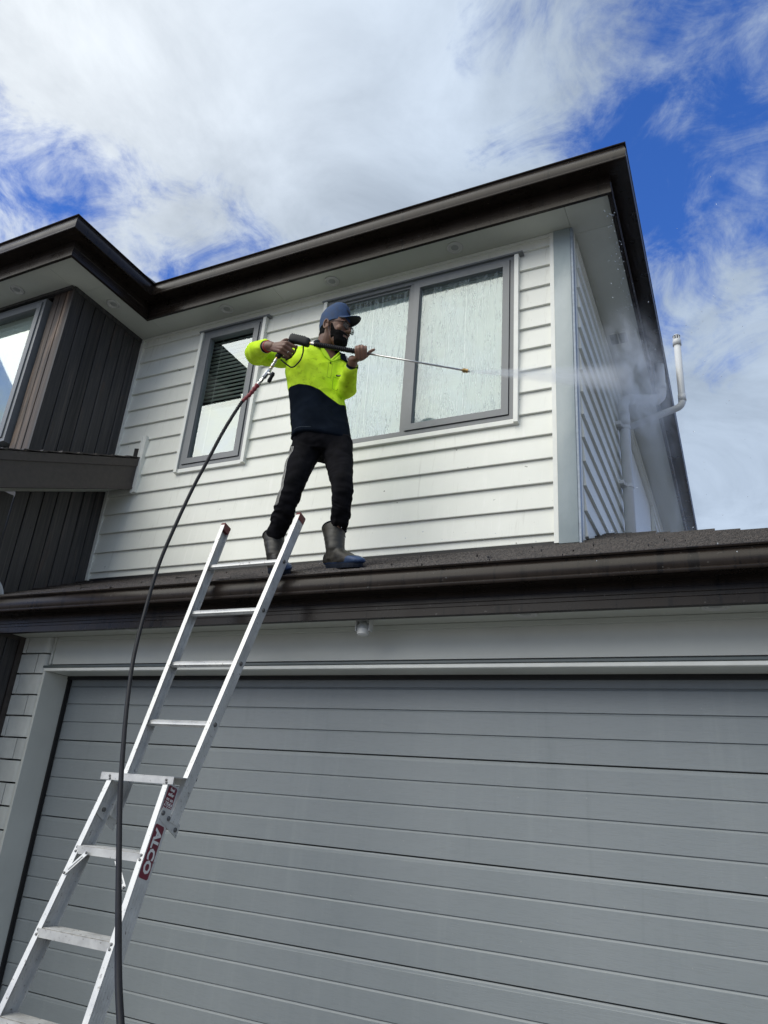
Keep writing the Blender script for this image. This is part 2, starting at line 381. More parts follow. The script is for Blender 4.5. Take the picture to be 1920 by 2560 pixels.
# ------------------------------------------------------------------ house
house = emp('house', (-1.5, 3.8, GZ), label='two storey house with white weatherboards, dark timber bay and grey garage door', category='house')
def part(o, **kw):
    o.parent = house; o.matrix_parent_inverse = Matrix.Translation(house.location).inverted()
    for k, v in kw.items(): o[k] = v
    return o
YU = 3.80                      # face of the upper front wall
PITCH = 0.1577; Z1 = 1.472     # weatherboard cover and the first lap line
ROOF_T = 0.4348
def roof_z(y): return 1.40 + ROOF_T * (y - 3.8)
# openings in the front wall: (x0, x1, z0, z1)
W_SMALL = (-3.715, -3.095, 2.245, 3.515)
W_BIG = (-2.535, -1.062, 2.225, 3.515)
def sheets(x0, x1, z0, z1, holes, y0, y1):
    xs = sorted({x0, x1, *[h[0] for h in holes], *[h[1] for h in holes]}); mb = MB()
    for a, b in zip(xs, xs[1:]):
        zs = sorted({z0, z1, *[z for h in holes if h[0] <= a and h[1] >= b for z in h[2:4]]})
        for c, d in zip(zs, zs[1:]):
            if any(h[0] <= a and h[1] >= b and h[2] <= c and h[3] >= d for h in holes): continue
            mb.box(a, b, y0, y1, c, d)
    return mb
uw = part(sheets(-4.425, -0.72, 0.9, 3.84, [W_SMALL, W_BIG], YU + 0.026, YU + 0.12).build('upper_wall', M['white_trim']))
def board_piece(x0, x1, zb, zt, zlap0, axis='x', parent=None, yface=YU, lip=True):
    """bevel-back board: thick bottom edge overlapping the board below"""
    H = PITCH + 0.012
    def dep(z): return 0.024 - 0.019 * (z - zlap0) / H        # how far the face stands out
    if zt - zb < 0.004: return
    fb, ft = dep(zb), dep(zt)
    prof = [(0.0225, zb), (-fb, zb + 0.002), (-fb - 0.0005, zb + 0.006), (-ft, zt), (0.0225, zt)]
    j = random.uniform(-0.0008, 0.0008)
    A = [(x0, yface + p[0] + j, p[1]) for p in prof]; B = [(x1, yface + p[0] + j, p[1]) for p in prof]
    n = len(prof); F = [[i, (i + 1) % n, n + (i + 1) % n, n + i] for i in range(n)]; F.append(list(range(n))[::-1]); F.append([n + i for i in range(n)])
    if axis == 'y':            # x run becomes the depth run of the side wall
        A = [(-0.70 - (p[1] - yface), p[0], p[2]) for p in A]; B = [(-0.70 - (p[1] - yface), p[0], p[2]) for p in B]
        F = [f[::-1] for f in F]
    o = mesh('weatherboard', A + B, F, M['board'], parent); return o
def wall_runs(x0, x1, zb, zt, holes):
    hs = [h for h in holes if h[2] < zt and h[3] > zb]
    xs = sorted({x0, x1, *[h[0] for h in hs], *[h[1] for h in hs]})
    out = []
    for a, b in zip(xs, xs[1:]):
        hh = [h for h in hs if h[0] <= a and h[1] >= b]
        if not hh: out.append((a, b, zb, zt)); continue
        h = hh[0]
        if h[2] > zb: out.append((a, b, zb, h[2]))
        if h[3] < zt: out.append((a, b, h[3], zt))
    m = []
    for r in out:
        if m and m[-1][2:] == r[2:] and abs(m[-1][1] - r[0]) < 1e-6: m[-1] = (m[-1][0], r[1], r[2], r[3])
        else: m.append(r)
    return m
for k in range(-1, 14):
    zl = Z1 + k * PITCH; zb = max(zl, 1.424); zt = min(zl + PITCH, 3.605)
    if zt - zb < 0.01: continue
    for a, b, c, d in wall_runs(-4.405, -0.838, zb, zt, [W_SMALL, W_BIG]):
        o = board_piece(a, b, c, d, zl, parent=uw); 
# inner corner trim, corner box, top trim
tr = MB(); tr.box(-4.424, -4.398, YU - 0.030, YU + 0.02, 1.412, 3.612); tr.build('corner_trim', M['white_trim'], uw)
tr = MB(); tr.box(-0.842, -0.816, YU - 0.034, YU + 0.026, 1.408, 3.613); tr.build('corner_trim', M['white_trim'], uw)
tr = MB(); tr.box(-4.398, -0.842, YU - 0.028, YU + 0.024, 3.592, 3.6135); tr.build('top_trim', M['white_trim'], uw)
cb = part(MB().box(-0.815, -0.705, YU - 0.040, YU + 0.075, 1.400, 3.6125, 0.004).build('corner_post', M['corner']))
autosmooth(cb)
MB().box(-0.7045, -0.690, YU - 0.036, YU + 0.010, 1.375, 3.6115, 0.002).build('edge_strip', M['corner_blue'], cb)
MB().box(-0.7048, -0.688, YU + 0.011, YU + 0.045, 1.38, 3.611, 0.003).build('edge_strip', M['white_trim'], cb)
# dark apron flashing under the front wall
fl = part(MB().box(-4.43, -0.69, YU - 0.012, YU + 0.0215, 1.30, 1.4235).build('apron_flashing', M['bronze_dark']))
# side wall
sw = part(MB().box(-0.83, -0.726, YU + 0.12, 10.5, 0.9, 3.84).build('side_wall', M['white_trim']))
W_SIDE = (6.05, 8.30, 2.30, 3.46)
for k in range(-1, 14):
    zl = Z1 + k * PITCH; zb = max(zl, 1.38); zt = min(zl + PITCH, 3.605)
    for a, b, c, d in wall_runs(YU + 0.078, 10.4, zb, zt, [W_SIDE]):
        board_piece(a, b, c, d, zl, axis='y', parent=sw, yface=3.80)
# side window (steep view)
def quadbox(mb, *a, **k): return mb.box(*a, **k)
swin = part(emp('window', (0, 0, 0)))
swin.parent = house
def reparent(o, p): o.parent = p
f = MB()
f.box(-0.74, -0.655, 6.05, 6.11, 2.30, 3.46).box(-0.74, -0.655, 8.24, 8.30, 2.30, 3.46).box(-0.74, -0.655, 6.11, 8.24, 3.40, 3.46).box(-0.74, -0.655, 6.11, 8.24, 2.30, 2.36).box(-0.74, -0.66, 7.15, 7.20, 2.36, 3.40)
f.build('frame', M['grey_alu'], swin)
MB().box(-0.70, -0.694, 6.11, 8.24, 2.36, 3.40).build('pane', M['glass'], swin)
MB().box(-0.7255, -0.715, 6.05, 8.30, 2.30, 3.46).build('backing', M['curtain'], swin)
MB().box(-0.70, -0.645, 5.98, 6.05, 2.2, 3.5).build('side_trim', M['white_trim'], swin)

# soffit panels at z 3.615
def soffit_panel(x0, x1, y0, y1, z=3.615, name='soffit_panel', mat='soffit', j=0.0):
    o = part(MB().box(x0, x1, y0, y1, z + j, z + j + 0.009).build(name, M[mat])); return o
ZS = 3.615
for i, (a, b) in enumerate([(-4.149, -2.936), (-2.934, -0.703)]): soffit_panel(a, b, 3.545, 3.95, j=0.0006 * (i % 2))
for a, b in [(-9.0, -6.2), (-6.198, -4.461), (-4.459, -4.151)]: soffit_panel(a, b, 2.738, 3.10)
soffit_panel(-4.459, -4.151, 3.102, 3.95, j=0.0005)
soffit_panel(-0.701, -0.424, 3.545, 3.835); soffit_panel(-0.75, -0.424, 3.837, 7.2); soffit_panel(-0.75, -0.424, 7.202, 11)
# upper fascia and gutter
PATH_U = [(-9.0, 2.723), (-4.137, 2.723), (-4.137, 3.530), (-0.409, 3.530), (-0.409, 11.0)]
fas = [(0.0, 3.800), (0.0, 3.694), (0.004, 3.690), (0.004, 3.664), (0.001, 3.660), (0.001, 3.622), (0.0045, 3.617), (0.0045, 3.583), (-0.018, 3.583), (-0.018, 3.606), (-0.024, 3.606), (-0.024, 3.800)]
o = part(sweep(PATH_U, fas[::-1]).build('fascia', M['bronze'], label='dark brown fascia under the upper eave'))
def gutter_prof(zb, h, w=0.115):
    P = [(0.001, zb + 0.006), (0.05, zb + 0.001), (w - 0.012, zb), (w - 0.004, zb - 0.004), (w, zb), (w, zb + 0.010), (w - 0.006, zb + 0.015)]
    for i in range(9):
        t = i / 8; P.append((w - 0.010 + 0.011 * sin(pi * (0.15 + 0.85 * t)) - 0.004 * t, zb + 0.018 + (h - 0.034) * t))
    P += [(w - 0.012, zb + h - 0.012), (w - 0.002, zb + h - 0.010), (w + 0.001, zb + h - 0.004), (w - 0.002, zb + h), (w - 0.014, zb + h),
          (w - 0.020, zb + h - 0.006), (w - 0.022, zb + 0.03), (w - 0.03, zb + 0.012), (0.001, zb + 0.014)]
    return P
o = part(sweep(PATH_U, gutter_prof(3.718, 0.122)[::-1]).build('gutter', M['bronze'], label='glossy dark brown gutter along the upper eave')); autosmooth(o, 50)
# low pitched upper roof behind the gutter
mb = MB()
mb.add([(-9, 2.66, 3.80), (-4.07, 2.66, 3.80), (-4.07, 3.47, 3.80), (-0.35, 3.47, 3.80), (-0.35, 11, 3.80), (-9, 11, 3.80), (-4.5, 7, 4.7), (-4.5, 9, 4.7)],
       [[0, 1, 6], [1, 2, 6], [2, 3, 6], [3, 4, 7, 6], [4, 5, 7], [5, 0, 6, 7]])
part(mb.build('upper_roof', M['shingle']))
MB2 = MB().box(-9, -4.15, 2.71, 11, 3.80, 3.803); MB2.box(-4.149, -0.42, 3.52, 11, 3.80, 3.803); part(MB2.build('roof_lining', M['bronze_dark']))

# timber bay
bay = part(MB().box(-8.0, -4.447, 3.045, 3.10, 0.9, 2.19).box(-8, -4.447, 3.045, 3.10, 3.60, 3.84).box(-4.68, -4.447, 3.045, 3.10, 2.19, 3.60).box(-4.50, -4.447, 3.10, 3.80, 0.9, 3.84).box(-8, -6.4, 3.045, 3.10, 2.19, 3.60).build('timber_bay', M['bronze_dark']))
def vboard(mb_name, axis, c, w, z0, z1, mat, parent, face, slope=None):
    """vertical shiplap board w wide centred at c; slope(y) gives the foot height when it sits on the roof"""
    t = 0.020; j = random.uniform(-0.0012, 0.0012); h = w / 2 - 0.0038
    P = [(-h, 0.0), (-h, t - 0.003), (-h + 0.003, t + j), (h - 0.003, t + j), (h, t - 0.003), (h, 0.0)]
    V = []
    for top in (0, 1):
        for u, d in P:
            if axis == 'y': x, y = face + d, c + u
            else: x, y = c + u, face - d
            z = z1 if top else (slope(y) if slope else z0)
            V.append((x, y, z))
    n = len(P); F = [[i, (i + 1) % n, n + (i + 1) % n, n + i] for i in range(n)] + [list(range(n))[::-1], [n + i for i in range(n)]]
    return mesh('timber_board', V, F, mat, parent)
ys = [3.020 + 0.1115 * i for i in range(8)]
for i in range(7):
    vboard('b', 'y', (ys[i] + ys[i + 1]) / 2, 0.1115, 0, 3.612, M['wood'], bay, -4.446, slope=lambda y: roof_z(y) + 0.01)
for i in (1, 2):
    yc = 3.02 - 0.1115 * (i - .5); vboard('b', 'y', yc, 0.1115, 1.062, 2.400 + 0.424 * (yc - 3.765) - .262, M['wood'], bay, -4.446)
for i in range(3):
    c = -4.425 - 0.012 - 0.0735 * (i + 0.5)
    vboard('b', 'x', c, 0.0735, 2.17, 3.612, M['worn_wood'], bay, 3.044); vboard('b', 'x', c, 0.0735, 1.062, 1.70, M['wood'], bay, 2.82)
for i in range(16):
    c = -4.66 - 0.1115 * (i + 0.5); 
    vboard('b', 'x', c, 0.1115, 1.062, 1.70, M['wood'], bay, 2.82)
    if True: vboard('b', 'x', c, 0.1115, 3.575, 3.612, M['wood'], bay, 3.044)
MB().box(-4.440, -4.421, 3.019, 3.030, 2.1, 3.6115).build('corner_bead', M['wood'], bay)
MB().box(-4.4255, -4.418, 3.03, 3.795, 3.575, 3.6135).box(-8, -4.44, 3.0, 3.020, 3.585, 3.6135).build('top_bead', M['wood'], bay)

# ------------------------------------------------------------------ windows (front)
def window(x0, x1, z0, z1, y, panes, blinds, wet, right_trim=True, left_trim=True, horn=0.045, frame_w=0.028, trim=True, flash_z=None, parts_label=None):
    w = part(emp('window')); 
    if parts_label: w['label'] = parts_label
    yf = y - 0.036
    a = MB(); a.box(x0, x0 + frame_w, yf, y + 0.03, z0, z1).box(x1 - frame_w, x1, yf, y + 0.03, z0, z1).box(x0 + frame_w, x1 - frame_w, yf, y + 0.03, z1 - frame_w, z1).box(x0 + frame_w, x1 - frame_w, yf, y + 0.03, z0, z0 + frame_w)
    for (p0, p1, sash) in panes[:-1]: a.box(p1, p1 + 0.026, yf + 0.002, y + 0.03, z0 + frame_w, z1 - frame_w)
    a.build('frame', M['grey_alu'], w)
    for (p0, p1, sash) in panes:
        b0, b1 = z0 + frame_w, z1 - frame_w
        if sash:
            s = 0.046; g = 0.004; q0, q1, c0, c1 = p0 + g, p1 - g, b0 + g, b1 - g
            m = MB(); ys0, ys1 = yf - 0.010, y + 0.01
            m.box(q0, q0 + s, ys0, ys1, c0, c1).box(q1 - s, q1, ys0, ys1, c0, c1).box(q0 + s, q1 - s, ys0, ys1, c1 - s, c1).box(q0 + s, q1 - s, ys0, ys1, c0, c0 + s)
            m.box(q0 + s, q0 + s + 0.004, ys0 + 0.012, ys1, c0 + s, c1 - s)
            m.build('sash', M['grey_alu'], w)
            MB().box(p0 + 0.0005, p1 - 0.0005, y + 0.012, y + 0.016, b0, b0 + 0.02).build('gasket', M['black'], w)
            MB().box(q0 + s - 0.003, q1 - s + 0.003, y - 0.018, y - 0.013, c0 + s - 0.003, c1 - s + 0.003).build('pane', M['wet_glass' if wet else 'glass'], w)
            gx0, gx1, gz0, gz1 = q0 + s, q1 - s, c0 + s, c1 - s
        else:
            m = MB(); m.box(p0, p0 + 0.016, y - 0.020, y + 0.01, b0, b1).box(p1 - 0.016, p1, y - 0.020, y + 0.01, b0, b1).box(p0 + .016, p1 - .016, y - 0.020, y + 0.01, b1 - 0.016, b1).box(p0 + .016, p1 - .016, y - 0.020, y + 0.01, b0, b0 + 0.016)
            m.build('bead', M['grey_alu'], w)
            MB().box(p0 + 0.013, p1 - 0.013, y - 0.008, y - 0.003, b0 + 0.013, b1 - 0.013).build('pane', M['wet_glass' if wet else 'glass'], w)
    # room and blinds
    MB().box(x0 + .001, x1 - .001, y + 0.60, y + 0.62, z0, z1).box(x0 - .02, x0 + .0005, y + 0.031, y + 0.62, z0, z1).box(x1 - .0005, x1 + .02, y + 0.031, y + 0.62, z0, z1).box(x0, x1, y + 0.031, y + 0.62, z1 + .0005, z1 + 0.02).box(x0, x1, y + 0.031, y + 0.62, z0 - 0.02, z0 - .0005).build('room_recess', M['dark_room'], w)
    if blinds:
        sp, tilt, mat_ = blinds
        z = z1 - 0.07; 
        while z > z0 + 0.05:
            t = tilt(z) if callable(tilt) else tilt
            hw = 0.0225
            dy, dz = cos(t) * hw, sin(t) * hw
            c = y + 0.058; zz = z + random.uniform(-0.001, 0.001)
            V = []
            for x in (x0 + 0.035, x1 - 0.035):
                V += [(x, c - dy, zz - dz), (x, c, zz + 0.003), (x, c + dy, zz + dz), (x, c, zz + 0.0005)]
            F = [[0, 1, 5, 4], [1, 2, 6, 5], [2, 3, 7, 6], [3, 0, 4, 7], [3, 2, 1, 0], [4, 5, 6, 7]]
            mesh('blind_slat', V, F, M[mat_], w); z -= sp
        cd = MB()
        for fx in (0.25, 0.75): 
            xx = x0 + (x1 - x0) * fx
            cd.box(xx, xx + 0.002, y + 0.032, y + 0.034, z0 + 0.03, z1 - 0.03)
        cd.build('blind_cord', M['white_plastic'], w)
    if trim:
        zt = z1 + 0.006
        t = MB(); t.box(x0 - 0.005, x1 + 0.005, yf - 0.001, y + 0.02, z0 - 0.034, z0 - 0.0005, 0.003); t.build('sill', M['white_trim'], w)
        for side, on in ((0, left_trim), (1, right_trim)):
            if not on: continue
            a0, a1 = (x0 - 0.030, x0 - 0.002) if side == 0 else (x1 + 0.002, x1 + 0.030)
            zb = z0 - horn
            V = [(a0, y - 0.050, zb + 0.016), (a1, y - 0.050, zb + 0.016), (a1, y + 0.02, zb), (a0, y + 0.02, zb), (a0, y - 0.050, zt - .008), (a1, y - 0.050, zt - .008), (a1, y + 0.02, zt - .008), (a0, y + 0.02, zt - .008)]
            mesh('side_trim', V, [[0, 3, 2, 1], [4, 5, 6, 7], [0, 1, 5, 4], [1, 2, 6, 5], [2, 3, 7, 6], [3, 0, 4, 7]], M['white_trim'], w)
        MB().box(x0 - 0.045, x1 + 0.060, y - 0.056, y + 0.018, zt - 0.007, zt + 0.006, 0.002).build('head_flashing', M['grey_alu'], w)
    return w
window(-3.703, -3.112, 2.252, 3.505, YU, [(-3.675, -3.140, True)], (0.0365, lambda z: 0.30 if z > 2.80 else -0.55, 'blind'), False, parts_label='narrow window with white slatted blinds half tilted open')
window(-2.525, -1.078, 2.236, 3.495, YU, [(-2.497, -1.838, False), (-1.812, -1.106, True)], (0.040, -1.15, 'curtain'), True, parts_label='wide wet window with streaks of water running down its two panes')
window(-6.4, -4.676, 2.255, 3.535, 3.02, [(-6.372, -5.60, True), (-5.574, -4.704, True)], (0.040, -1.0, 'blind'), False, left_trim=False, right_trim=False, trim=False, parts_label='bay window with closed pale blinds')

# flashing strip of the canopy against the boards, canopy barge
can = part(emp('entry_canopy'))
can['label'] = 'brown sloping barge board of the entry canopy with dark shingle edge'
def slab_yz(name, x0, x1, pts, mat, parent):
    V = [(x0, y, z) for y, z in pts] + [(x1, y, z) for y, z in pts]; n = len(pts)
    F = [[i, n + i, n + (i + 1) % n, (i + 1) % n] for i in range(n)] + [list(range(n)), [n + i for i in range(n)][::-1]]
    return mesh(name, V, F, mat, parent)
def bz(y): return 2.400 + 0.424 * (y - 3.765)      # top of the barge
y0, y1 = 1.5, 3.765
slab_yz('barge_board', -4.155, -4.125, [(y0, bz(y0) - 0.245), (y1, bz(y1) - 0.245), (y1, bz(y1) - 0.066), (y0, bz(y0) - 0.066)], M['barge_wood'], can)
slab_yz('barge_capping', -4.160, -4.116, [(y0, bz(y0) - 0.0655), (y1, bz(y1) - 0.0655), (y1, bz(y1)), (y0, bz(y0))], M['barge_wood'], can)
slab_yz('canopy_soffit', -4.44, -4.160, [(y0, bz(y0) - 0.250), (y1, bz(y1) - 0.250), (y1, bz(y1) - 0.240), (y0, bz(y0) - 0.240)], M['soffit'], can)
slab_yz('barge_lip', -4.157, -4.120, [(y0, bz(y0) - 0.262), (y1, bz(y1) - 0.262), (y1, bz(y1) - 0.2455), (y0, bz(y0) - 0.2455)], M['barge_wood'], can)
n = 16; 
for i in range(n):
    a = y0 + (y1 - y0) * i / n; b = y0 + (y1 - y0) * (i + 1) / n + 0.03; r = random.uniform(0, 0.004)
    slab_yz('shingle', -4.44, -4.110 + random.uniform(-.004, .004), [(a, bz(a) + 0.012 + r), (b, bz(b) + 0.004), (b, bz(b) + 0.010), (a, bz(a) + 0.020 + r)], M['shingle'], can)
wf = MB(); wf.box(-4.128, -4.092, YU - 0.050, YU + 0.01, 2.105, 2.600); wf.build('wall_stop', M['white_trim'], can)
MB().box(-4.140, -4.129, YU - 0.053, YU + 0.0, 2.10, 2.60).build('stop_bead', M['white_trim'], can)
mesh('step_flashing', [(-4.20, YU - .04, 2.405), (-4.135, YU - .04, 2.42), (-4.135, YU - .04, 2.49), (-4.205, YU - .038, 2.505), (-4.20, YU - .02, 2.405), (-4.135, YU - .02, 2.42), (-4.135, YU - .02, 2.49), (-4.205, YU - .018, 2.505)],
     [[0, 1, 2, 3], [7, 6, 5, 4], [0, 4, 5, 1], [1, 5, 6, 2], [2, 6, 7, 3], [3, 7, 4, 0]], M['bronze_dark'], can)

# ------------------------------------------------------------------ downlights and vents
def downlight(x, y, z, tilt=None):
    o = part(emp('downlight')); seg = 28
    for nm, prof, mat in (('trim_ring', [(0.058, 0.0), (0.058, -0.004), (0.052, -0.007), (0.044, -0.006), (0.041, 0.0)], 'white_plastic'), ('inner_ring', [(0.041, 0.0), (0.036, -0.004), (0.030, -0.003), (0.027, -0.0005)], 'white_plastic'), ('lens', [(0.027, -0.0005), (0.015, -0.002), (0.001, -0.0025)], 'lens')):
        V = [(x + r * cos(2 * pi * j / seg), y + r * sin(2 * pi * j / seg), z + h) for r, h in prof for j in range(seg)]; F = []
        for i in range(len(prof) - 1):
            for j in range(seg): k = (j + 1) % seg; F.append([i * seg + j, i * seg + k, (i + 1) * seg + k, (i + 1) * seg + j][::-1])
        mesh(nm, V, F, M[mat], o, True)
for x, y in ((-1.478, 3.673), (-2.462, 3.681), (-3.436, 3.676), (-4.298, 3.301), (-4.931, 2.881)): downlight(x, y, ZS - 0.0008)
vg = part(emp('soffit_vent'))
MB().box(-0.662, -0.525, 5.01, 5.165, ZS - 0.006, ZS - 0.0005, 0.002).build('vent_plate', M['soffit'], vg)
for r in range(2):
    for i in range(9): MB().box(-0.655 + 0.066 * r, -0.598 + 0.066 * r, 5.022 + i * 0.0155, 5.030 + i * 0.0155, ZS - 0.008, ZS - 0.0055).build('slot', M['flash'], vg)

# ------------------------------------------------------------------ lower roof, gutter, garage front
F0 = 3.07
PATH_L = [(-9.0, F0), (0.85, F0), (0.85, 9.0)]
fl_prof = [(0.0, 1.02), (0.0, 0.958), (0.003, 0.956), (0.003, 0.937), (0.0, 0.935), (0.0, 0.914), (0.003, 0.912), (0.003, 0.893), (0.0, 0.890), (0.0, 0.874), (0.006, 0.869), (0.006, 0.834), (-0.018, 0.831), (-0.018, 0.853), (-0.028, 0.853), (-0.028, 1.02)]
o = part(sweep(PATH_L, fl_prof[::-1]).build('fascia', M['bronze'], label='ribbed dark brown fascia above the garage door'))
o = part(sweep(PATH_L, gutter_prof(0.944, 0.100, 0.118)[::-1]).build('gutter', M['bronze'], label='dark brown gutter above the garage door, beaded with water')); autosmooth(o, 50)
HX, HY = -0.70, 4.60
zr = roof_z(HY); zg = roof_z(2.99)
roof = part(mesh('garage_roof', [(-9, 2.99, zg - .012), (HX + HY - 2.99, 2.99, zg - .012), (HX, HY, zr - .012), (HX, 3.79, roof_z(3.79) - .012), (-9, 3.79, roof_z(3.79) - .012), (HX + HY - 2.99, 9, zg - .012), (HX, 9, zr - .012)],
     [[0, 1, 2, 3, 4], [1, 5, 6, 2]], M['bronze_dark']))
row = 0; y = 2.985; EXPO = 0.118
while y < HY:
    ya, yb = y, min(y + EXPO + 0.02, HY + 0.02)
    off = random.uniform(0, 0.3); x = -6.2 + off
    xmax = 3.0
    while x < xmax:
        w_ = random.choice((0.33, 0.66, 0.33, 0.5)); xa, xb = x, x + w_ - 0.004; x += w_
        if ya > 3.78: xa = max(xa, HX)
        lim_a = HX + (HY - ya); lim_b = HX + (HY - yb)
        if ya <= 3.78 < yb and xa < HX: pass
        if xa >= lim_a - 0.01 or xb <= xa: continue
        xb_a = min(xb, lim_a); xb_b = min(xb, max(lim_b, xa + .005))
        if yb > 3.80 and xb <= HX: ybb = 3.79
        else: ybb = yb
        th = random.uniform(0.013, 0.024); dy = random.uniform(-0.006, 0.006)
        za, zb_ = roof_z(ya + dy), roof_z(ybb)
        V = [(xa, ya + dy, za - 0.002), (xb_a, ya + dy, za - 0.002), (xb_b, ybb, zb_ - 0.006), (xa, ybb, zb_ - 0.006),
             (xa, ya + dy, za + th), (xb_a, ya + dy, za + th + random.uniform(-.002, .002)), (xb_b, ybb, zb_ + 0.001), (xa, ybb, zb_ + 0.001)]
        mesh('shingle', V, [[0, 3, 2, 1], [4, 5, 6, 7], [0, 1, 5, 4], [1, 2, 6, 5], [2, 3, 7, 6], [3, 0, 4, 7]], M['shingle'], roof)
    y += EXPO
# garage front wall
YG = 3.336; XL = -4.315; XJ = -4.043; XR = 0.757
gw = part(MB().box(XL - .3, XJ - 0.02, YG + 0.07, 3.62, GZ, 1.0).box(XJ - 0.02, XR + 0.02, YG + 0.02, 3.62, 0.70, 1.0).box(XR + 0.02, 1.6, YG + .02, 3.62, GZ, 1.0).build('garage_wall', M['mortar']))
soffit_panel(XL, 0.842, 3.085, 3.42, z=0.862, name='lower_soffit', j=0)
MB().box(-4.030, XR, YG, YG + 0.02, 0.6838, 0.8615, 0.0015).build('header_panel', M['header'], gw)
MB().box(-4.046, -4.0305, YG - 0.012, YG + 0.02, 0.680, 0.8612, 0.002).build('header_trim', M['header'], gw)
MB().box(-4.0, XR, YG - 0.014, YG - 0.0005, 0.836, 0.8612, 0.003).build('header_band', M['soffit'], gw)  # thin band in soffit colour along the top of the header
MB().box(-4.066, XR + .05, YG - 0.034, YG + 0.02, 0.657, 0.672, 0.003).build('head_flashing', M['flash'], gw)
MB().box(-4.02, XR + .05, YG - 0.002, YG + 0.03, 0.6722, 0.6835).build('gap_shade_strip', M['black'], gw)  # solid black strip fills the gap in place of its shade
MB().box(-4.062, XR + .05, YG - 0.028, YG + 0.01, 0.636, 0.6565, 0.004).build('head_trim', M['white_trim'], gw)
MB().box(XJ, XR, YG + 0.0105, 3.495, 0.6365, 0.6566).build('head_reveal', M['header'], gw)
MB().box(XJ - 0.001, XR, 3.4955, 3.52, 0.615, 0.6564).build('top_seal', M['black'], gw)
for x0, x1, xs in ((XJ - 0.022, XJ - 0.0005, XJ), (XR + .0005, XR + 0.022, XR)):
    MB().box(x0, x1, YG - 0.026, 3.60, GZ, 0.6355, 0.003).build('jamb', M['header'], gw)
MB().box(XJ, XJ + 0.013, 3.500, 3.528, GZ, 0.630).build('side_seal', M['black'], gw)
# sectional door
door = part(emp('garage_door', label=None)); del door['label']
RIB = 0.1138; PT = 0.688
x0, x1 = XJ + 0.014, XR - 0.002; YD = 3.53
for s in range(5):
    zt = PT - s * 4 * RIB; P = []
    for r in range(4):
        a = zt - r * RIB
        if r == 0: P += [(0.016, a - 0.002), (0.0065, a - 0.003), (0.0025, a - 0.0105), (0.0015, a - 0.0205), (0.0, a - 0.0225)]
        else: P += [(0.009, a + 0.0030), (0.009, a + 0.0005), (0.0055, a - 0.0005), (0.0, a - 0.0095)]
        P += [(0.0, a - RIB * 0.5), (0.0, a - RIB + 0.0035)]
    P += [(0.0, zt - 4 * RIB + 0.004), (0.016, zt - 4 * RIB + 0.001)]
    P = [(YD + d, z) for d, z in P]; B = [(YD + 0.04, P[-1][1]), (YD + 0.04, P[0][1])]
    PP = P + B; n = len(PP)
    V = [(x0, a, b) for a, b in PP] + [(x1, a, b) for a, b in PP]
    F = [[i, n + i, n + (i + 1) % n, (i + 1) % n][::-1] for i in range(n)] + [list(range(n)), [n + i for i in range(n)][::-1]]
    o = mesh('door_panel', V, F, M['door'], door); autosmooth(o, 14)
MB().box(x0, x1, YD + 0.041, YD + 0.06, GZ, PT).build('door_backing', M['black'], door)
# brick pier: two courses alternating
pier = gw
z = 0.8605; k = 0; CH = 0.1335
def brick(xa, xb, za, zb, rounded):
    y0_, y1_ = YG - 0.020, YG + 0.065
    if not rounded:
        MB().box(xa, xb, y0_, y1_, za, zb, 0.003).build('brick', M['brick'], pier); return
    R_ = 0.05; pl = [(xa, y1_), (xa, y0_)] + [(xb - R_ + R_ * sin(t), y0_ + R_ * 0.9 - R_ * 0.9 * cos(t)) for t in [i * pi / 12 for i in range(7)]] + [(xb, y1_)]
    n = len(pl); V = [(a, b, za) for a, b in pl] + [(a, b, zb) for a, b in pl]
    F = [[i, (i + 1) % n, n + (i + 1) % n, n + i] for i in range(n)] + [list(range(n))[::-1], [n + i for i in range(n)]]
    o = mesh('brick', V, F, M['brick'], pier); autosmooth(o, 35)
while z > GZ + 0.05:
    zt = z; zb = z - (0.101 if k == 0 else CH - 0.010); xj = -4.277 if k % 2 == 0 else -4.152
    brick(XL, xj - 0.0045, zb + 0.0, zt, False); brick(xj + 0.0045, -4.066, zb, zt, True)
    z = zb - 0.010; k += 1
# dark timber return beside the pier
tw = part(MB().box(XL - 0.06, XL - 0.024, 2.2, YG + 0.02, GZ, 0.86).build('porch_wall', M['bronze_dark']))
for i in range(9):
    vboard('b', 'y', 3.275 - 0.095 * (i + 0.5), 0.095, GZ, 0.853, M['wood'], tw, XL - 0.0235)
MB().box(XL - 0.0235, XL + 0.004, 3.278, 3.314, GZ, 0.8595, 0.003).build('corner_trim', M['barge_wood'], tw)
MB().box(XL - 0.0236, XL + 0.003, 2.2, 3.277, 0.834, 0.8590).build('top_trim', M['barge_wood'], tw)
for x in (-0.855, -0.052, -3.239): downlight(x, 3.185 if x < -1 else 3.205, 0.8612)

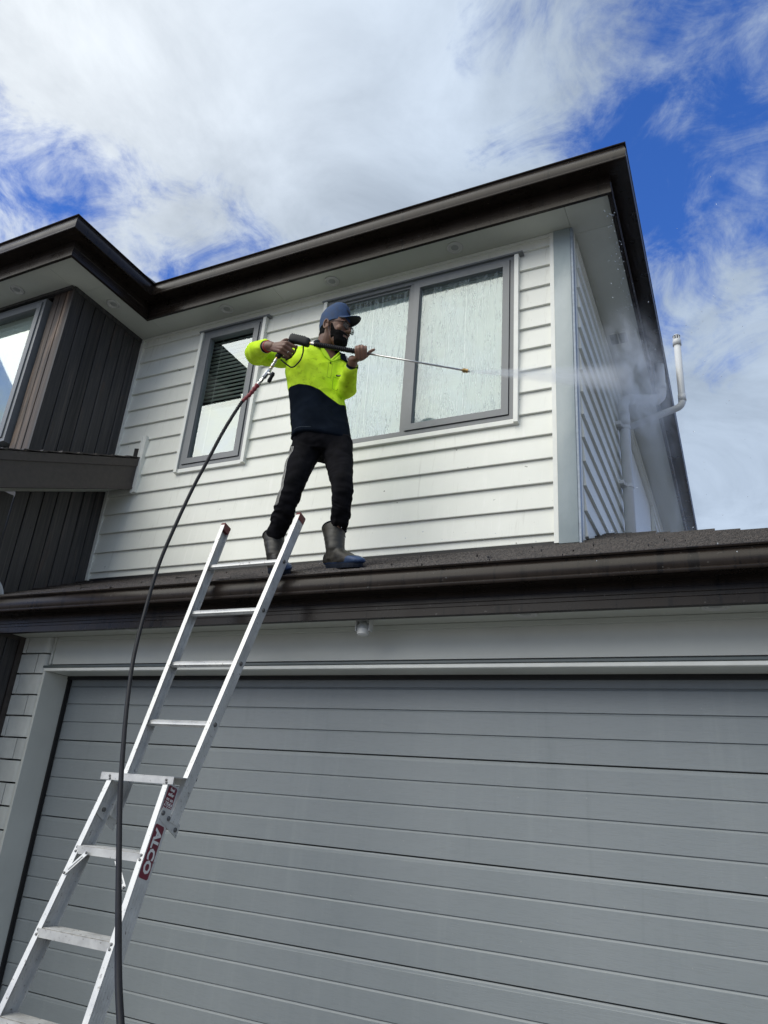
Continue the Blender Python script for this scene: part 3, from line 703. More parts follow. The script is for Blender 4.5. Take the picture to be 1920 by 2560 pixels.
# ------------------------------------------------------------------ downpipe and soil vent
def smooth_path(pts, r, n=5):
    pts = [Vector(p) for p in pts]; out = [pts[0]]
    for i in range(1, len(pts) - 1):
        a, b, c = pts[i - 1], pts[i], pts[i + 1]; u = (a - b).normalized(); v = (c - b).normalized()
        rr = min(r, (a - b).length * .45, (c - b).length * .45)
        for k in range(n + 1):
            t = k / n; p, q = b + u * rr, b + v * rr
            out.append((p * (1 - t) + b * t) * (1 - t) + (b * (1 - t) + q * t) * t)
    return out + [pts[-1]]
dp = part(emp('downpipe', label=None)); del dp['label']
MB().tube(smooth_path([(-0.625, 5.42, 1.3), (-0.625, 5.42, 3.24), (-0.345, 5.72, 3.36), (-0.345, 5.72, 3.70)], 0.07), 0.041, 20).build('pipe', M['pvc'], dp, True)
for a, b in (((-0.625, 5.42, 2.98), (-0.625, 5.42, 3.10)), ((-0.345, 5.72, 3.45), (-0.345, 5.72, 3.51)), ((-0.41, 5.65, 3.332), (-0.37, 5.695, 3.349)), ((-0.60, 5.447, 3.251), (-0.56, 5.49, 3.268))):
    MB().tube([a, b], 0.045, 20).build('socket', M['pvc'], dp, True)
for z in (2.43, 2.95):
    b = MB(); b.tube([(-0.625, 5.42, z), (-0.625, 5.42, z + 0.03)], 0.046, 20); b.box(-0.70, -0.63, 5.35, 5.40, z, z + 0.03); b.box(-0.70, -0.64, 5.30, 5.36, z, z + 0.028); b.build('bracket', M['pvc'], dp)
vp = part(emp('soil_vent_pipe'))
MB().tube(smooth_path([(-0.66, 6.02, 3.30), (-0.36, 6.0, 3.38), (-0.195, 5.99, 3.42), (-0.195, 5.99, 4.06)], 0.06), 0.030, 18).build('pipe', M['pvc'], vp, True)
MB().tube([(-0.195, 5.99, 4.05), (-0.195, 5.99, 4.10), (-0.195, 5.99, 4.115)], [0.037, 0.037, 0.03], 18).build('cowl_base', M['pvc'], vp, True)
c = MB()
for i in range(8):
    a = 2 * pi * i / 8; c.box(-0.195 + 0.028 * cos(a) - .003, -0.195 + 0.028 * cos(a) + .003, 5.99 + 0.028 * sin(a) - .003, 5.99 + 0.028 * sin(a) + .003, 4.115, 4.15)
c.tube([(-0.195, 5.99, 4.15), (-0.195, 5.99, 4.165)], [0.034, 0.022], 18); c.build('cowl', M['pvc'], vp)
MB().tube([(-0.195, 5.99, 3.47), (-0.195, 5.99, 3.53)], 0.034, 18).build('socket', M['pvc'], vp, True)
#==PART2==
# ------------------------------------------------------------------ aluminium ladder leaning on the gutter
lad = emp('ladder', (-2.35, 2.02, GZ), label='scuffed aluminium step ladder opened straight and leaning on the lower gutter', category='ladder')
def lpart(o, parent=None):
    if parent is None: o.parent = lad; o.matrix_parent_inverse = Matrix.Translation(lad.location).inverted()
    else: o.parent = parent
    return o
EY = Vector((0, 0.28735, 0.95783)); BK = Vector((0, 0.95783, -0.28735)); EX = Vector((1, 0, 0))
def LP(x, z, d, Y0): return Vector((x, Y0 + (z - 1.04) * 0.3, z)) + BK * d
def rail(name, xa, za, xb, zb, w, depth, Y0, side, t=0.003):
    """channel rail: web on one side (side=+1: web at the right), flanges turned inwards"""
    mb = MB()
    def prism(sec):
        A = [LP(xa + u, za, d, Y0) for u, d in sec]; B = [LP(xb + u, zb, d, Y0) for u, d in sec]; mb.ring([A, B])
    h = w / 2
    xo = h if side > 0 else -h; xi = -xo
    sec = [(xo, 0), (xo, depth), (xi, depth), (xi, depth - t), (xo - (t if side > 0 else -t), depth - t), (xo - (t if side > 0 else -t), t), (xi, t), (xi, 0)]
    if side > 0: sec = sec[::-1]
    prism(sec)
    # shallow ribs along the outer and inner web
    for k in range(1, 5):
        d = depth * k / 5
        for xx in ((xo, xo + (0.0008 if side > 0 else -0.0008)), (xo - (t if side > 0 else -t) * 1.35, xo - (t if side > 0 else -t) * 1.0)):
            a, b = min(xx), max(xx)
            prism([(a, d - 0.0015), (b, d - 0.0015), (b, d + 0.0015), (a, d + 0.0015)][::-1])
    return lpart(mb.build(name, M['alu']))
UY, LY = 2.875, 2.800
ul = rail('rail', -2.482, -0.13, -2.513, 1.385, 0.024, 0.058, UY, -1)
ur = rail('rail', -2.162, -0.13, -2.024, 1.398, 0.024, 0.058, UY, +1)
ll = rail('rail', -2.600, GZ + 0.02, -2.486, 0.020, 0.026, 0.076, LY, -1)
lr = rail('rail', -2.100, GZ + 0.02, -2.174, 0.020, 0.026, 0.076, LY, +1)
def lx(z): return -2.482 - 0.0205 * (z + 0.13)
def rx(z): return -2.162 + 0.0903 * (z + 0.13)
for z in (1.120, 0.843, 0.566, 0.279):
    mb = MB(); n = 14
    A, B = [], []
    for j in range(n):
        a = 2 * pi * j / n; r = 0.0155 + (0.0022 if j % 2 else 0)
        A.append(LP(lx(z) - .004, z, 0.030, UY) + EY * r * cos(a) * 0.85 + BK * r * sin(a)); B.append(LP(rx(z) + .004, z, 0.030, UY) + EY * r * cos(a) * 0.85 + BK * r * sin(a))
    mb.ring([A, B]); lpart(mb.build('rung', M['alu']))
    b = MB(); b.tube([LP(rx(z) + 0.012, z, 0.030, UY), LP(rx(z) + 0.0165, z, 0.030, UY)], [0.011, 0.0095], 14); b.tube([LP(rx(z) + 0.0165, z, 0.030, UY), LP(rx(z) + 0.0185, z, 0.030, UY)], [0.006, 0.005], 12)
    lpart(b.build('rivet', M['bolt']))
# red end caps at the top
for x, z, s_ in ((-2.513, 1.385, -1), (-2.024, 1.398, 1)):
    mb = MB(); A = []
    for dz, k in ((-0.035, 0.92), (0.0, 1.02), (0.008, 0.95), (0.012, 0.6)):
        A.append([LP(x, z, 0.029, UY) + EX * u * k * 0.013 + BK * v * k * 0.029 + EY * dz for u, v in ((-1, -1), (1, -1), (1, 1), (-1, 1))])
    mb.ring(A); lpart(mb.build('end_cap', M['red_plastic']))
mb = MB(); mb.ring([[LP(-2.5225 + u * 0.003, 1.20 + h, 0.006 + v * 0.004, UY) for u, v in ((-1, -1), (1, -1), (1, 1), (-1, 1))] for h in (0, 0.03)]); lpart(mb.build('cap_stop', M['red_plastic']))
# treads
def plate(x0, x1, z, dz, d0, d1, Y0=LY):
    m_ = MB(); V = []
    for x in (x0, x1):
        for zz, dd in ((z - dz, d0), (z - dz, d1), (z, d1), (z, d0)): V.append(Vector((x, Y0 + (z - 1.04) * 0.3 + dd, zz)))
    m_.add(V, [[0, 1, 2, 3], [7, 6, 5, 4], [0, 4, 5, 1], [1, 5, 6, 2], [2, 6, 7, 3], [3, 7, 4, 0]]); return m_
def lrx(z): return (-2.174 + (0.020 - z) * 0.0472, -2.486 - (0.020 - z) * 0.0726)
for z in (-0.247, -0.538, -0.815, -1.10, -1.38):
    r_, l_ = lrx(z); a, b = l_ + 0.002, r_ - 0.002
    t = plate(a, b, z, 0.0025, 0.0, 0.078); t = lpart(t.build('tread', M['tread_dirt']))
    gr = MB()
    for i in range(9): 
        q = plate(a, b, z + 0.0016, 0.0015, 0.006 + i * 0.008, 0.0095 + i * 0.008); gr.add(q.V, q.F)
    gr.build('tread_rib', M['alu'], t)
    q = plate(a, b, z - 0.001, 0.030, -0.0055, -0.0005); q.build('front_lip', M['alu'], t)
    q = plate(a, b, z - 0.003, 0.024, 0.0765, 0.080); q.build('back_lip', M['alu'], t)
    for x in (l_, r_):
        for dd in (0.006, 0.022):
            m_ = MB(); p = Vector((x, LY + (z - dd - 1.04) * 0.3, z - dd)) ; m_.tube([p - BK * 0.0005, p - BK * 0.003, p - BK * 0.0042], [0.0052, 0.0050, 0.0030], 12); m_.build('rivet', M['bolt'], t)
# top cap of the step section
capo = MB(); q = plate(-2.535, -2.132, 0.0405, 0.003, -0.012, 0.082); capo.add(q.V, q.F); q = plate(-2.535, -2.132, 0.037, 0.026, -0.012, -0.0095); capo.add(q.V, q.F)
q = plate(-2.535, -2.132, 0.037, 0.026, 0.0795, 0.082); capo.add(q.V, q.F)
capo = lpart(capo.build('top_cap', M['alu']))
for x in (-2.486, -2.172):
    for dd in (0.010, 0.020):
        m_ = MB(); p = Vector((x + dd * 0.3, LY - 0.0125 - 0.30, 0.037 - dd)); m_.tube([p, p + Vector((0, -0.003, 0)), p + Vector((0, -0.004, 0))], [0.0052, 0.005, 0.003], 12); m_.build('rivet', M['bolt'], capo)
# braces under the first tread
def strap(p, q, w, t=0.003):
    p, q = Vector(p), Vector(q); d = (q - p).normalized(); nrm = Vector((0, -0.958, 0.287)); s_ = d.cross(nrm).normalized()
    mb = MB(); mb.ring([[a + s_ * w * i + nrm * t * j for i, j in ((-1, 0), (1, 0), (1, 1), (-1, 1))] for a in (p, q)])
    mb.ring([[a + s_ * w * 0.35 * i + nrm * t * j for i, j in ((-1, 1.02), (1, 1.02), (.5, 2.2), (-.5, 2.2))] for a in (p + d * 0.02, q - d * 0.02)]); return mb
for a, b in (((-2.435, -0.272), (-2.512, -0.350)), ((-2.268, -0.282), (-2.184, -0.368))):
    P1 = LP(a[0], a[1], -0.006, LY); P2 = LP(b[0], b[1], -0.002, LY)
    o = lpart(strap(P1, P2, 0.009).build('brace', M['alu']))
    for p in (P1, P2):
        m_ = MB(); nn = Vector((0, -0.958, 0.287)); m_.tube([p + nn * 0.003, p + nn * 0.007, p + nn * 0.0085], [0.0052, 0.005, 0.003], 12); m_.build('rivet', M['bolt'], o)
# hinge plates joining the two sections
for x, s_ in ((-2.1555, 1), (-2.5005, -1)):
    mb = MB(); pts = [(-0.075, 0.012), (-0.068, 0.060), (-0.100, 0.150), (-0.150, 0.150), (-0.135, 0.085), (-0.115, 0.010)]
    A = [LP(x, z, d, LY) for z, d in pts]; B = [LP(x + s_ * 0.003, z, d, LY) for z, d in pts]; mb.ring([A, B] if s_ < 0 else [B, A]); hp = lpart(mb.build('hinge_plate', M['alu']))
    for z, d in ((-0.092, 0.024), (-0.100, 0.066), (-0.125, 0.128)):
        b = MB(); p = LP(x + s_ * 0.003, z, d, LY); b.tube([p, p + EX * s_ * 0.004, p + EX * s_ * 0.006], [0.0095, 0.009, 0.006], 12); b.build('bolt', M['bolt'], hp)
b = MB(); p = LP(-2.487 + 0.006, -0.10, 0.030, LY); b.tube([p, p + EX * 0.008], 0.009, 12); lpart(b.build('bolt', M['bolt']))
mb = MB(); mb.ring([[LP(x, z, d, LY) for z, d in ((0.046, 0.085), (0.058, 0.085), (0.085, 0.14), (0.072, 0.142))] for x in (-2.175, -2.140)]); lpart(mb.build('latch', M['gun_black']))
for x in (-2.600, -2.100):
    mb = MB(); mb.ring([[LP(x, z, 0.038, LY) + EX * u * 0.017 + BK * v * 0.043 for u, v in ((-1, -1), (1, -1), (1, 1), (-1, 1))] for z in (GZ + 0.002, GZ + 0.05)]); lpart(mb.build('rubber_foot', M['gun_black']))
# stickers
def text_mesh(name, body, size, mtx, mat, parent, offset=0.0, xscale=1.0):
    c = bpy.data.curves.new('t', 'FONT'); c.body = body; c.size = size; c.align_x = 'CENTER'; c.align_y = 'CENTER'; c.offset = offset; c.extrude = 0.0002; c.resolution_u = 2; c.space_character = 1.02
    t = bpy.data.objects.new('t', c); COL.objects.link(t); bpy.context.view_layer.update()
    me = bpy.data.meshes.new_from_object(t.evaluated_get(bpy.context.evaluated_depsgraph_get())); bpy.data.objects.remove(t)
    me.transform(mtx @ Matrix.Diagonal((xscale, 1, 1, 1))); me.materials.clear(); me.materials.append(mat); me.name = name
    o = bpy.data.objects.new(name, me); COL.objects.link(o); o.parent = parent; return o
def sticker(z0, z1, d0, d1):
    xs = lambda z: lrx(z)[0] + 0.0131 + 0.0008
    mb = MB(); A = []
    pts = []
    for (z, d, sz, sd) in ((z0, d0, 1, 1), (z0, d1, 1, -1), (z1, d1, -1, -1), (z1, d0, -1, 1)):
        r_ = 0.006; pts += [(z + sz * r_, d), (z, d + sd * r_)] if (sz * sd > 0) == True else [(z, d + sd * r_), (z + sz * r_, d)]
    A = [LP(xs(z), z, d, LY) for z, d in pts]; B = [p + EX * 0.0006 for p in A]
    mb.ring([A, B]); return lpart(mb.build('sticker', M['label_red'], label='maroon sticker with white lettering'))
st = sticker(-0.325, -0.135, 0.006, 0.062)
zc_ = -0.230; o0 = LP(lrx(zc_)[0] + 0.0131 + 0.0018, zc_, 0.034, LY)
rdir = (EX * 0.0472 * 0.9 - EY).normalized()
text_mesh('lettering', 'ALCO', 0.054, frame(o0, rdir, BK, rdir.cross(BK).normalized()), M['label_white'], st, 0.0022, 1.12)
st = sticker(-0.088, 0.012, 0.010, 0.066)
for i, (w_, sz) in enumerate((('feel', .019), ('safer', .019), ('on an', .019), ('ALCO', .0215), ('ladder', .019))):
    zc_ = 0.0 - i * 0.0185; o0 = LP(lrx(zc_)[0] + 0.0131 + 0.0018, zc_, 0.038, LY)
    if w_ == 'ALCO':
        pts = [(zc_ - .0085, .013), (zc_ - .0085, .063), (zc_ + .0085, .063), (zc_ + .0085, .013)]
        mb = MB(); A = [LP(lrx(zc_)[0] + 0.0131 + 0.0015, z, d, LY) for z, d in pts]; mb.ring([A, [p + EX * .0004 for p in A]]); mb.build('print_panel', M['label_white'], st)
    text_mesh('lettering', w_, sz, frame(o0 + EX * 0.0003, BK, EY, BK.cross(EY)), M['label_red'] if w_ == 'ALCO' else M['label_white'], st, 0.0006, 1.0)

# ------------------------------------------------------------------ motion sensor
ms = emp('motion_sensor', (-1.672, 3.17, 0.862), label='white ball shaped motion sensor under the lower soffit above the garage door', category='sensor')
def ch(o, root): o.parent = root; o.matrix_parent_inverse = Matrix.Translation(root.location).inverted(); return o
m_ = MB(); m_.box(-1.710, -1.634, 3.150, 3.205, 0.848, 0.8605, 0.004); ch(m_.build('base_plate', M['white_plastic']), ms)
m_ = MB(); m_.box(-1.712, -1.706, 3.155, 3.198, 0.795, 0.849, 0.002); m_.box(-1.638, -1.632, 3.155, 3.198, 0.795, 0.849, 0.002); ch(m_.build('yoke', M['white_plastic']), ms)
m_ = MB(); m_.tube([(-1.672, 3.172 - .0, 0.812 + 0.034 * sin(a)) for a in [(-pi / 2) * (1 - 2 * i / 16) for i in range(17)]], [max(0.0008, 0.034 * cos((-pi / 2) * (1 - 2 * i / 16))) for i in range(17)], 24); o = ch(m_.build('ball', M['lens'], None, True), ms)
m_ = MB(); m_.tube([(-1.672, 3.168, 0.802), (-1.672, 3.165, 0.776), (-1.672, 3.165, 0.772)], [0.031, 0.0295, 0.020], 24); ch(m_.build('lens_cap', M['white_plastic'], None, False), ms)
# ------------------------------------------------------------------ grey dish at the left end of the roof
sd = emp('satellite_dish', (-4.42, 3.05, 1.05), label='rim of a pale grey dish at the far left end of the lower gutter', category='dish')
m_ = MB(); rings = []
for i, r in enumerate((0.0, 0.05, 0.10, 0.13, 0.155, 0.165)): rings.append([Vector((-4.485, 3.02, 1.075)) + Vector((0.85, 0.5, 0)).normalized() * (r * cos(2 * pi * j / 36)) + Vector((0.1, -0.17, 0.98)).normalized() * (r * sin(2 * pi * j / 36)) + Vector((0.5, -0.85, -0.2)).normalized() * (r * r * 0.9) for j in range(36)])
back = [[p + Vector((-0.5, 0.85, 0.2)).normalized() * 0.004 for p in r] for r in rings]
m_.ring(rings[1:] + back[:0:-1], caps=True); ch(m_.build('reflector', simple('dish_grey_paint', (0.42, 0.45, 0.47), 0.35), None, True), sd)
m_ = MB(); m_.tube([(-4.49, 3.06, 1.10), (-4.52, 3.10, 1.08), (-4.54, 3.10, 1.05)], 0.016, 12); ch(m_.build('mast', M['bolt'], None, True), sd)

# ------------------------------------------------------------------ person
def fuse(mbs, voxel, name='fused', smooth_it=4, factor=0.5):
    V, F = [], []
    for m_ in mbs:
        b = len(V); V += m_.V; F += [[i + b for i in f] for f in m_.F]
    me = bpy.data.meshes.new('tmp'); me.from_pydata([tuple(v) for v in V], [], F); me.update()
    bm = bmesh.new(); bm.from_mesh(me)
    bmesh.ops.recalc_face_normals(bm, faces=bm.faces); bm.to_mesh(me); bm.free()
    o = bpy.data.objects.new('tmp', me); COL.objects.link(o)
    r = o.modifiers.new('r', 'REMESH'); r.mode = 'VOXEL'; r.voxel_size = voxel; r.use_smooth_shade = True
    s = o.modifiers.new('s', 'SMOOTH'); s.iterations = smooth_it; s.factor = factor
    bpy.context.view_layer.update()
    out = bpy.data.meshes.new_from_object(o.evaluated_get(bpy.context.evaluated_depsgraph_get())); out.name = name
    bpy.data.objects.remove(o); bpy.data.meshes.remove(me)
    for p in out.polygons: p.use_smooth = True
    return out
def link(me, name, mat, parent, **kw):
    me.materials.clear(); me.materials.append(mat); o = bpy.data.objects.new(name, me); COL.objects.link(o)
    if parent: ch(o, parent)
    for k, v in kw.items(): o[k] = v
    return o
def limb(pts, rad, seg=20, sub=6, squash=None):
    """smooth tapered limb through points (Catmull-Rom) with rounded ends"""
    P = [Vector(p) for p in pts]; n = len(P); pp, rr = [], []
    for i in range(n - 1):
        p0, p1, p2, p3 = P[max(i - 1, 0)], P[i], P[i + 1], P[min(i + 2, n - 1)]
        for k in range(sub):
            t = k / sub; pp.append(0.5 * ((2 * p1) + (p2 - p0) * t + (2 * p0 - 5 * p1 + 4 * p2 - p3) * t * t + (3 * p1 - p0 - 3 * p2 + p3) * t ** 3)); rr.append(rad[i] * (1 - t) + rad[i + 1] * t)
    pp.append(P[-1]); rr.append(rad[-1])
    a = (pp[0] - pp[1]).normalized(); b = (pp[-1] - pp[-2]).normalized()
    head = [(pp[0] + a * rr[0] * s_, rr[0] * c_) for s_, c_ in ((0.95, 0.30), (0.75, 0.66), (0.4, 0.92))]; tail = [(pp[-1] + b * rr[-1] * s_, rr[-1] * c_) for s_, c_ in ((0.4, 0.92), (0.75, 0.66), (0.95, 0.30))]
    pp = [h[0] for h in head] + pp + [t[0] for t in tail]; rr = [h[1] for h in head] + rr + [t[1] for t in tail]
    m_ = MB(); m_.tube(pp, rr, seg); return m_
def ellipsoid(c, r, mtx=None, seg=20, rings=14):
    m_ = MB(); R_ = []
    for i in range(rings + 1):
        th = pi * (0.02 + 0.96 * i / rings)
        R_.append([Vector((c[0] + r[0] * sin(th) * cos(2 * pi * j / seg), c[1] + r[1] * sin(th) * sin(2 * pi * j / seg), c[2] - r[2] * cos(th))) for j in range(seg)])
    if mtx: R_ = [[mtx @ p for p in q] for q in R_]
    m_.ring(R_); return m_
FR = Vector((0.70, -0.714, 0)); LF = Vector((0.714, 0.70, 0)); UP = Vector((0, 0, 1))      # the way his chest faces, his left
def torso(secs, seg=36, power=2.4):
    m_ = MB(); R_ = []
    for c, hw, hd in secs:
        c = Vector(c); q = []
        for j in range(seg):
            a = 2 * pi * j / seg; ca, sa = cos(a), sin(a)
            q.append(c + LF * hw * math.copysign(abs(ca) ** (2 / power), ca) + FR * hd * math.copysign(abs(sa) ** (2 / power), sa))
        R_.append(q)
    m_.ring(R_); return m_
man = emp('person', (-2.07, 3.11, 1.105), label='man in yellow and navy work shirt, blue cap and gumboots aiming a pressure washer', category='person')
# head frame
HF = Vector((0.975, -0.02, -0.12)).normalized(); HL = Vector((0.02, 0.990, 0.06)); HL = (HL - HF * HL.dot(HF)).normalized(); HU = HF.cross(HL)
HC = Vector((-1.982, 3.060, 2.618)); HS = 0.97
HM = Matrix.Translation(HC) @ Matrix((tuple(HF), tuple(HL), tuple(HU))).transposed().to_4x4() @ Matrix.Scale(HS, 4)
HMI = HM.inverted()
def face_loft():
    m_ = MB(); R_ = []
    for z, xf, xb, hw in ((0.075, .080, -.05, .066), (.052, .089, -.05, .069), (.030, .093, -.05, .069), (.014, .087, -.05, .067), (-.004, .087, -.05, .067), (-.024, .089, -.045, .064), (-.044, .090, -.038, .060), (-.060, .091, -.028, .056), (-.078, .088, -.012, .051), (-.096, .088, .004, .044), (-.110, .082, .018, .034), (-.118, .072, .028, .022)):
        q = []; cx = (xf + xb) / 2; rx_ = (xf - xb) / 2
        for j in range(28):
            a = 2 * pi * j / 28; p = 2.3
            q.append(HM @ Vector((cx + rx_ * math.copysign(abs(cos(a)) ** (2 / p), cos(a)), hw * math.copysign(abs(sin(a)) ** (2 / p), sin(a)), z)))
        R_.append(q)
    m_.ring(R_); return m_
def hl(*p): return [HM @ Vector(q) for q in p]
body = [ellipsoid((-.012, 0, .045), (.100, .077, .090), HM), face_loft(),
        limb(hl((.088, 0, .022), (.102, 0, -.002), (.112, 0, -.020)), [.007, .009, .0105], 12, 4), ellipsoid((.100, .012, -.028), (.011, .008, .008), HM, 10, 8), ellipsoid((.100, -.012, -.028), (.011, .008, .008), HM, 10, 8),
        ellipsoid((.085, .030, .028), (.012, .024, .008), HM, 12, 8), ellipsoid((.085, -.030, .028), (.012, .024, .008), HM, 12, 8),
        ellipsoid((.091, 0, -.054), (.008, .022, .006), HM, 12, 8), ellipsoid((.089, 0, -.064), (.009, .019, .006), HM, 12, 8),
        ellipsoid((.060, .045, -.016), (.026, .018, .020), HM, 12, 8), ellipsoid((.060, -.045, -.016), (.026, .018, .020), HM, 12, 8),
        limb([HM @ Vector((-.030, 0, -.01)), HM @ Vector((-.040, 0, -.075)), Vector((-2.062, 3.090, 2.50)), Vector((-2.085, 3.10, 2.42))], [.062, .058, .060, .075], 22)]
for s_ in (1, -1):   # ears: rim, bowl and lobe
    c_ = Vector((-.008, .079 * s_, -.002)); rim = []
    for k in range(11):
        a = radians(-60 + 300 * k / 10); rim.append(HM @ Vector((c_.x - 0.004 + .015 * cos(a + pi / 2 - .2), c_.y + .006 * s_ + .004 * s_ * sin(k * .3), c_.z + .030 * sin(a + pi / 2 - .2))))
    body.append(limb(rim, [.0050] * 11, 8, 2)); body.append(ellipsoid((c_.x, c_.y - .001 * s_, c_.z), (.0155, .0062, .029), HM, 12, 8)); body.append(ellipsoid((c_.x + .006, c_.y + .002 * s_, c_.z - .028), (.008, .005, .010), HM, 10, 8))
# trunk, arms and legs run on under the clothes
body.append(torso([((-2.00, 3.11, 1.88), .11, .07), ((-2.02, 3.10, 1.95), .13, .085), ((-2.06, 3.09, 2.12), .135, .09), ((-2.09, 3.09, 2.30), .150, .10), ((-2.09, 3.09, 2.43), .15, .09), ((-2.07, 3.09, 2.50), .08, .06)]))
rw = [(-2.2688, 2.7954, 2.3928), (-2.214, 2.7841, 2.3725), (-2.1692, 2.7773, 2.3576)]
body.append(limb([(-2.20, 3.02, 2.45), (-2.36, 2.99, 2.49), (-2.46, 2.965, 2.487), (-2.39, 2.895, 2.452), rw[0], rw[1]], [.055, .048, .042, .040, .030, .027]))
lw = [(-1.7787, 2.9669, 2.2699), (-1.7672, 2.9424, 2.2835), (-1.7448, 2.9315, 2.2927)]
body.append(limb([(-2.00, 3.16, 2.45), (-1.94, 3.15, 2.33), (-1.895, 3.12, 2.235), (-1.835, 3.04, 2.245), lw[0], lw[1]], [.055, .047, .042, .038, .029, .026]))
body.append(limb([(-2.08, 3.08, 1.88), (-2.078, 3.015, 1.68), (-2.085, 2.985, 1.53), (-2.155, 3.02, 1.42), (-2.21, 3.08, 1.32), (-2.230, 3.09, 1.26)], [.055, .050, .042, .040, .031, .026]))
body.append(limb([(-1.92, 3.14, 1.88), (-1.847, 3.075, 1.68), (-1.798, 3.035, 1.535), (-1.822, 3.08, 1.44), (-1.858, 3.14, 1.34), (-1.868, 3.148, 1.28)], [.055, .048, .040, .037, .030, .025]))
# right hand on the trigger grip
r_mcp = [(-2.1045, 2.7715, 2.3629), (-2.1152, 2.7712, 2.3463), (-2.131, 2.774, 2.333), (-2.149, 2.7795, 2.322)]
r_pip = [(-2.0733, 2.8169, 2.3563), (-2.0868, 2.8181, 2.3332), (-2.1019, 2.8204, 2.3166), (-2.1207, 2.8228, 2.3062)]
r_dip = [(-2.0906, 2.8366, 2.3734), (-2.1077, 2.8399, 2.3469), (-2.1221, 2.8417, 2.3269), (-2.1389, 2.8414, 2.3142)]
r_tip = [(-2.1192, 2.8268, 2.3899), (-2.1399, 2.8322, 2.3601), (-2.1545, 2.8348, 2.3379), (-2.1683, 2.8341, 2.3242)]
for i in range(4):
    w_ = Vector(rw[1]).lerp(Vector(rw[2]), .5) + (Vector(r_mcp[i]) - Vector(r_mcp[1])) * .45
    body.append(limb([w_, Vector(w_).lerp(Vector(r_mcp[i]), .55), r_mcp[i]], [.017, .0145, .0112], 12, 4))
    body.append(limb([r_mcp[i], r_pip[i], r_dip[i], r_tip[i]], [.0108, .0096 - .0006 * i, .0084, .0074], 12, 4))
body.append(limb([rw[2], (-2.1549, 2.7856, 2.3775), (-2.1402, 2.8036, 2.4121), (-2.122, 2.8252, 2.4169)], [.016, .0135, .0105, .0088], 12, 4))
# left hand around the lance
l_mcp = [(-1.7229, 2.9128, 2.2704), (-1.7085, 2.9195, 2.2663), (-1.6934, 2.9257, 2.2696), (-1.6804, 2.9328, 2.2791)]
l_pip = [(-1.7162, 2.8855, 2.3061), (-1.6991, 2.888, 2.3091), (-1.6832, 2.8954, 2.3104), (-1.6694, 2.9075, 2.3099)]
l_dip = [(-1.7234, 2.897, 2.3312), (-1.7071, 2.901, 2.3354), (-1.6921, 2.9081, 2.3366), (-1.6774, 2.9187, 2.335)]
l_tip = [(-1.7328, 2.9195, 2.3351), (-1.7189, 2.926, 2.3389), (-1.7039, 2.9332, 2.3401), (-1.6888, 2.9412, 2.3367)]
for i in range(4):
    w_ = Vector(lw[1]) + (Vector(l_mcp[i]) - Vector(l_mcp[0])) * .35 + Vector((0.004, 0, 0.002))
    body.append(limb([w_, Vector(w_).lerp(Vector(l_mcp[i]), .6), l_mcp[i]], [.016, .0135, .0105], 12, 4))
    body.append(limb([l_mcp[i], l_pip[i], l_dip[i], l_tip[i]], [.0102, .0090, .0080, .0070], 12, 4))
body.append(limb([lw[1], (-1.7142, 2.9468, 2.2852), (-1.6869, 2.9578, 2.3074), (-1.6659, 2.9575, 2.3263), (-1.6451, 2.9589, 2.3357)], [.016, .0145, .0118, .0098, .0082], 12, 4))
bme = fuse(body, 0.0036, 'body', 2, 0.4)
def move(me, fn):
    # normals are read first: writing a vertex would make Blender recompute them all
    src = [(v.co.copy(), v.normal.copy()) for v in me.vertices]; flat = []
    for c, n_ in src:
        flat.extend(c + n_ * fn(c, n_))
    me.vertices.foreach_set('co', flat); me.update()
def field(me, name, fn):
    a = me.attributes.new(name, 'FLOAT', 'POINT')
    for i, v in enumerate(me.vertices): a.data[i].value = fn(v.co, v.normal)
def sstep(a, b, x):
    t = max(0.0, min(1.0, (x - a) / (b - a))); return t * t * (3 - 2 * t)
def beardf(co, n=None):
    q = HMI @ co
    if q.z > 0.04 or q.z < -0.17 or q.x < 0.004 or abs(q.y) > .074 or (HC - co).length > .2: return 0.0
    phi = math.degrees(math.atan2(abs(q.y), q.x))
    up = -0.034 + 0.050 * sstep(50, 80, phi)                       # upper edge climbs to the sideburn
    if phi < 30:
        if q.z > -0.054: up = -0.036
        elif q.z > -0.066: return sstep(13, 20, phi)               # the lips stay free
        else: up = -0.062
    m = sstep(up + .013, up - .012, q.z)
    if q.x < .040: m *= sstep(-.088, -.062, q.z + (q.x - .04) * -0.3)
    return max(0, min(1, m * sstep(.004, .020, q.x)))
def hairf(co, n=None):
    q = HMI @ co
    if (HC - co).length > .2 or q.z < -0.07 or abs(q.y) > .074: return 0.0
    return sstep(-.060, -.040, q.z) * sstep(-.026, -.036, q.x) * sstep(.034, .020, q.z)
field(bme, 'beard', beardf); field(bme, 'hair', hairf)
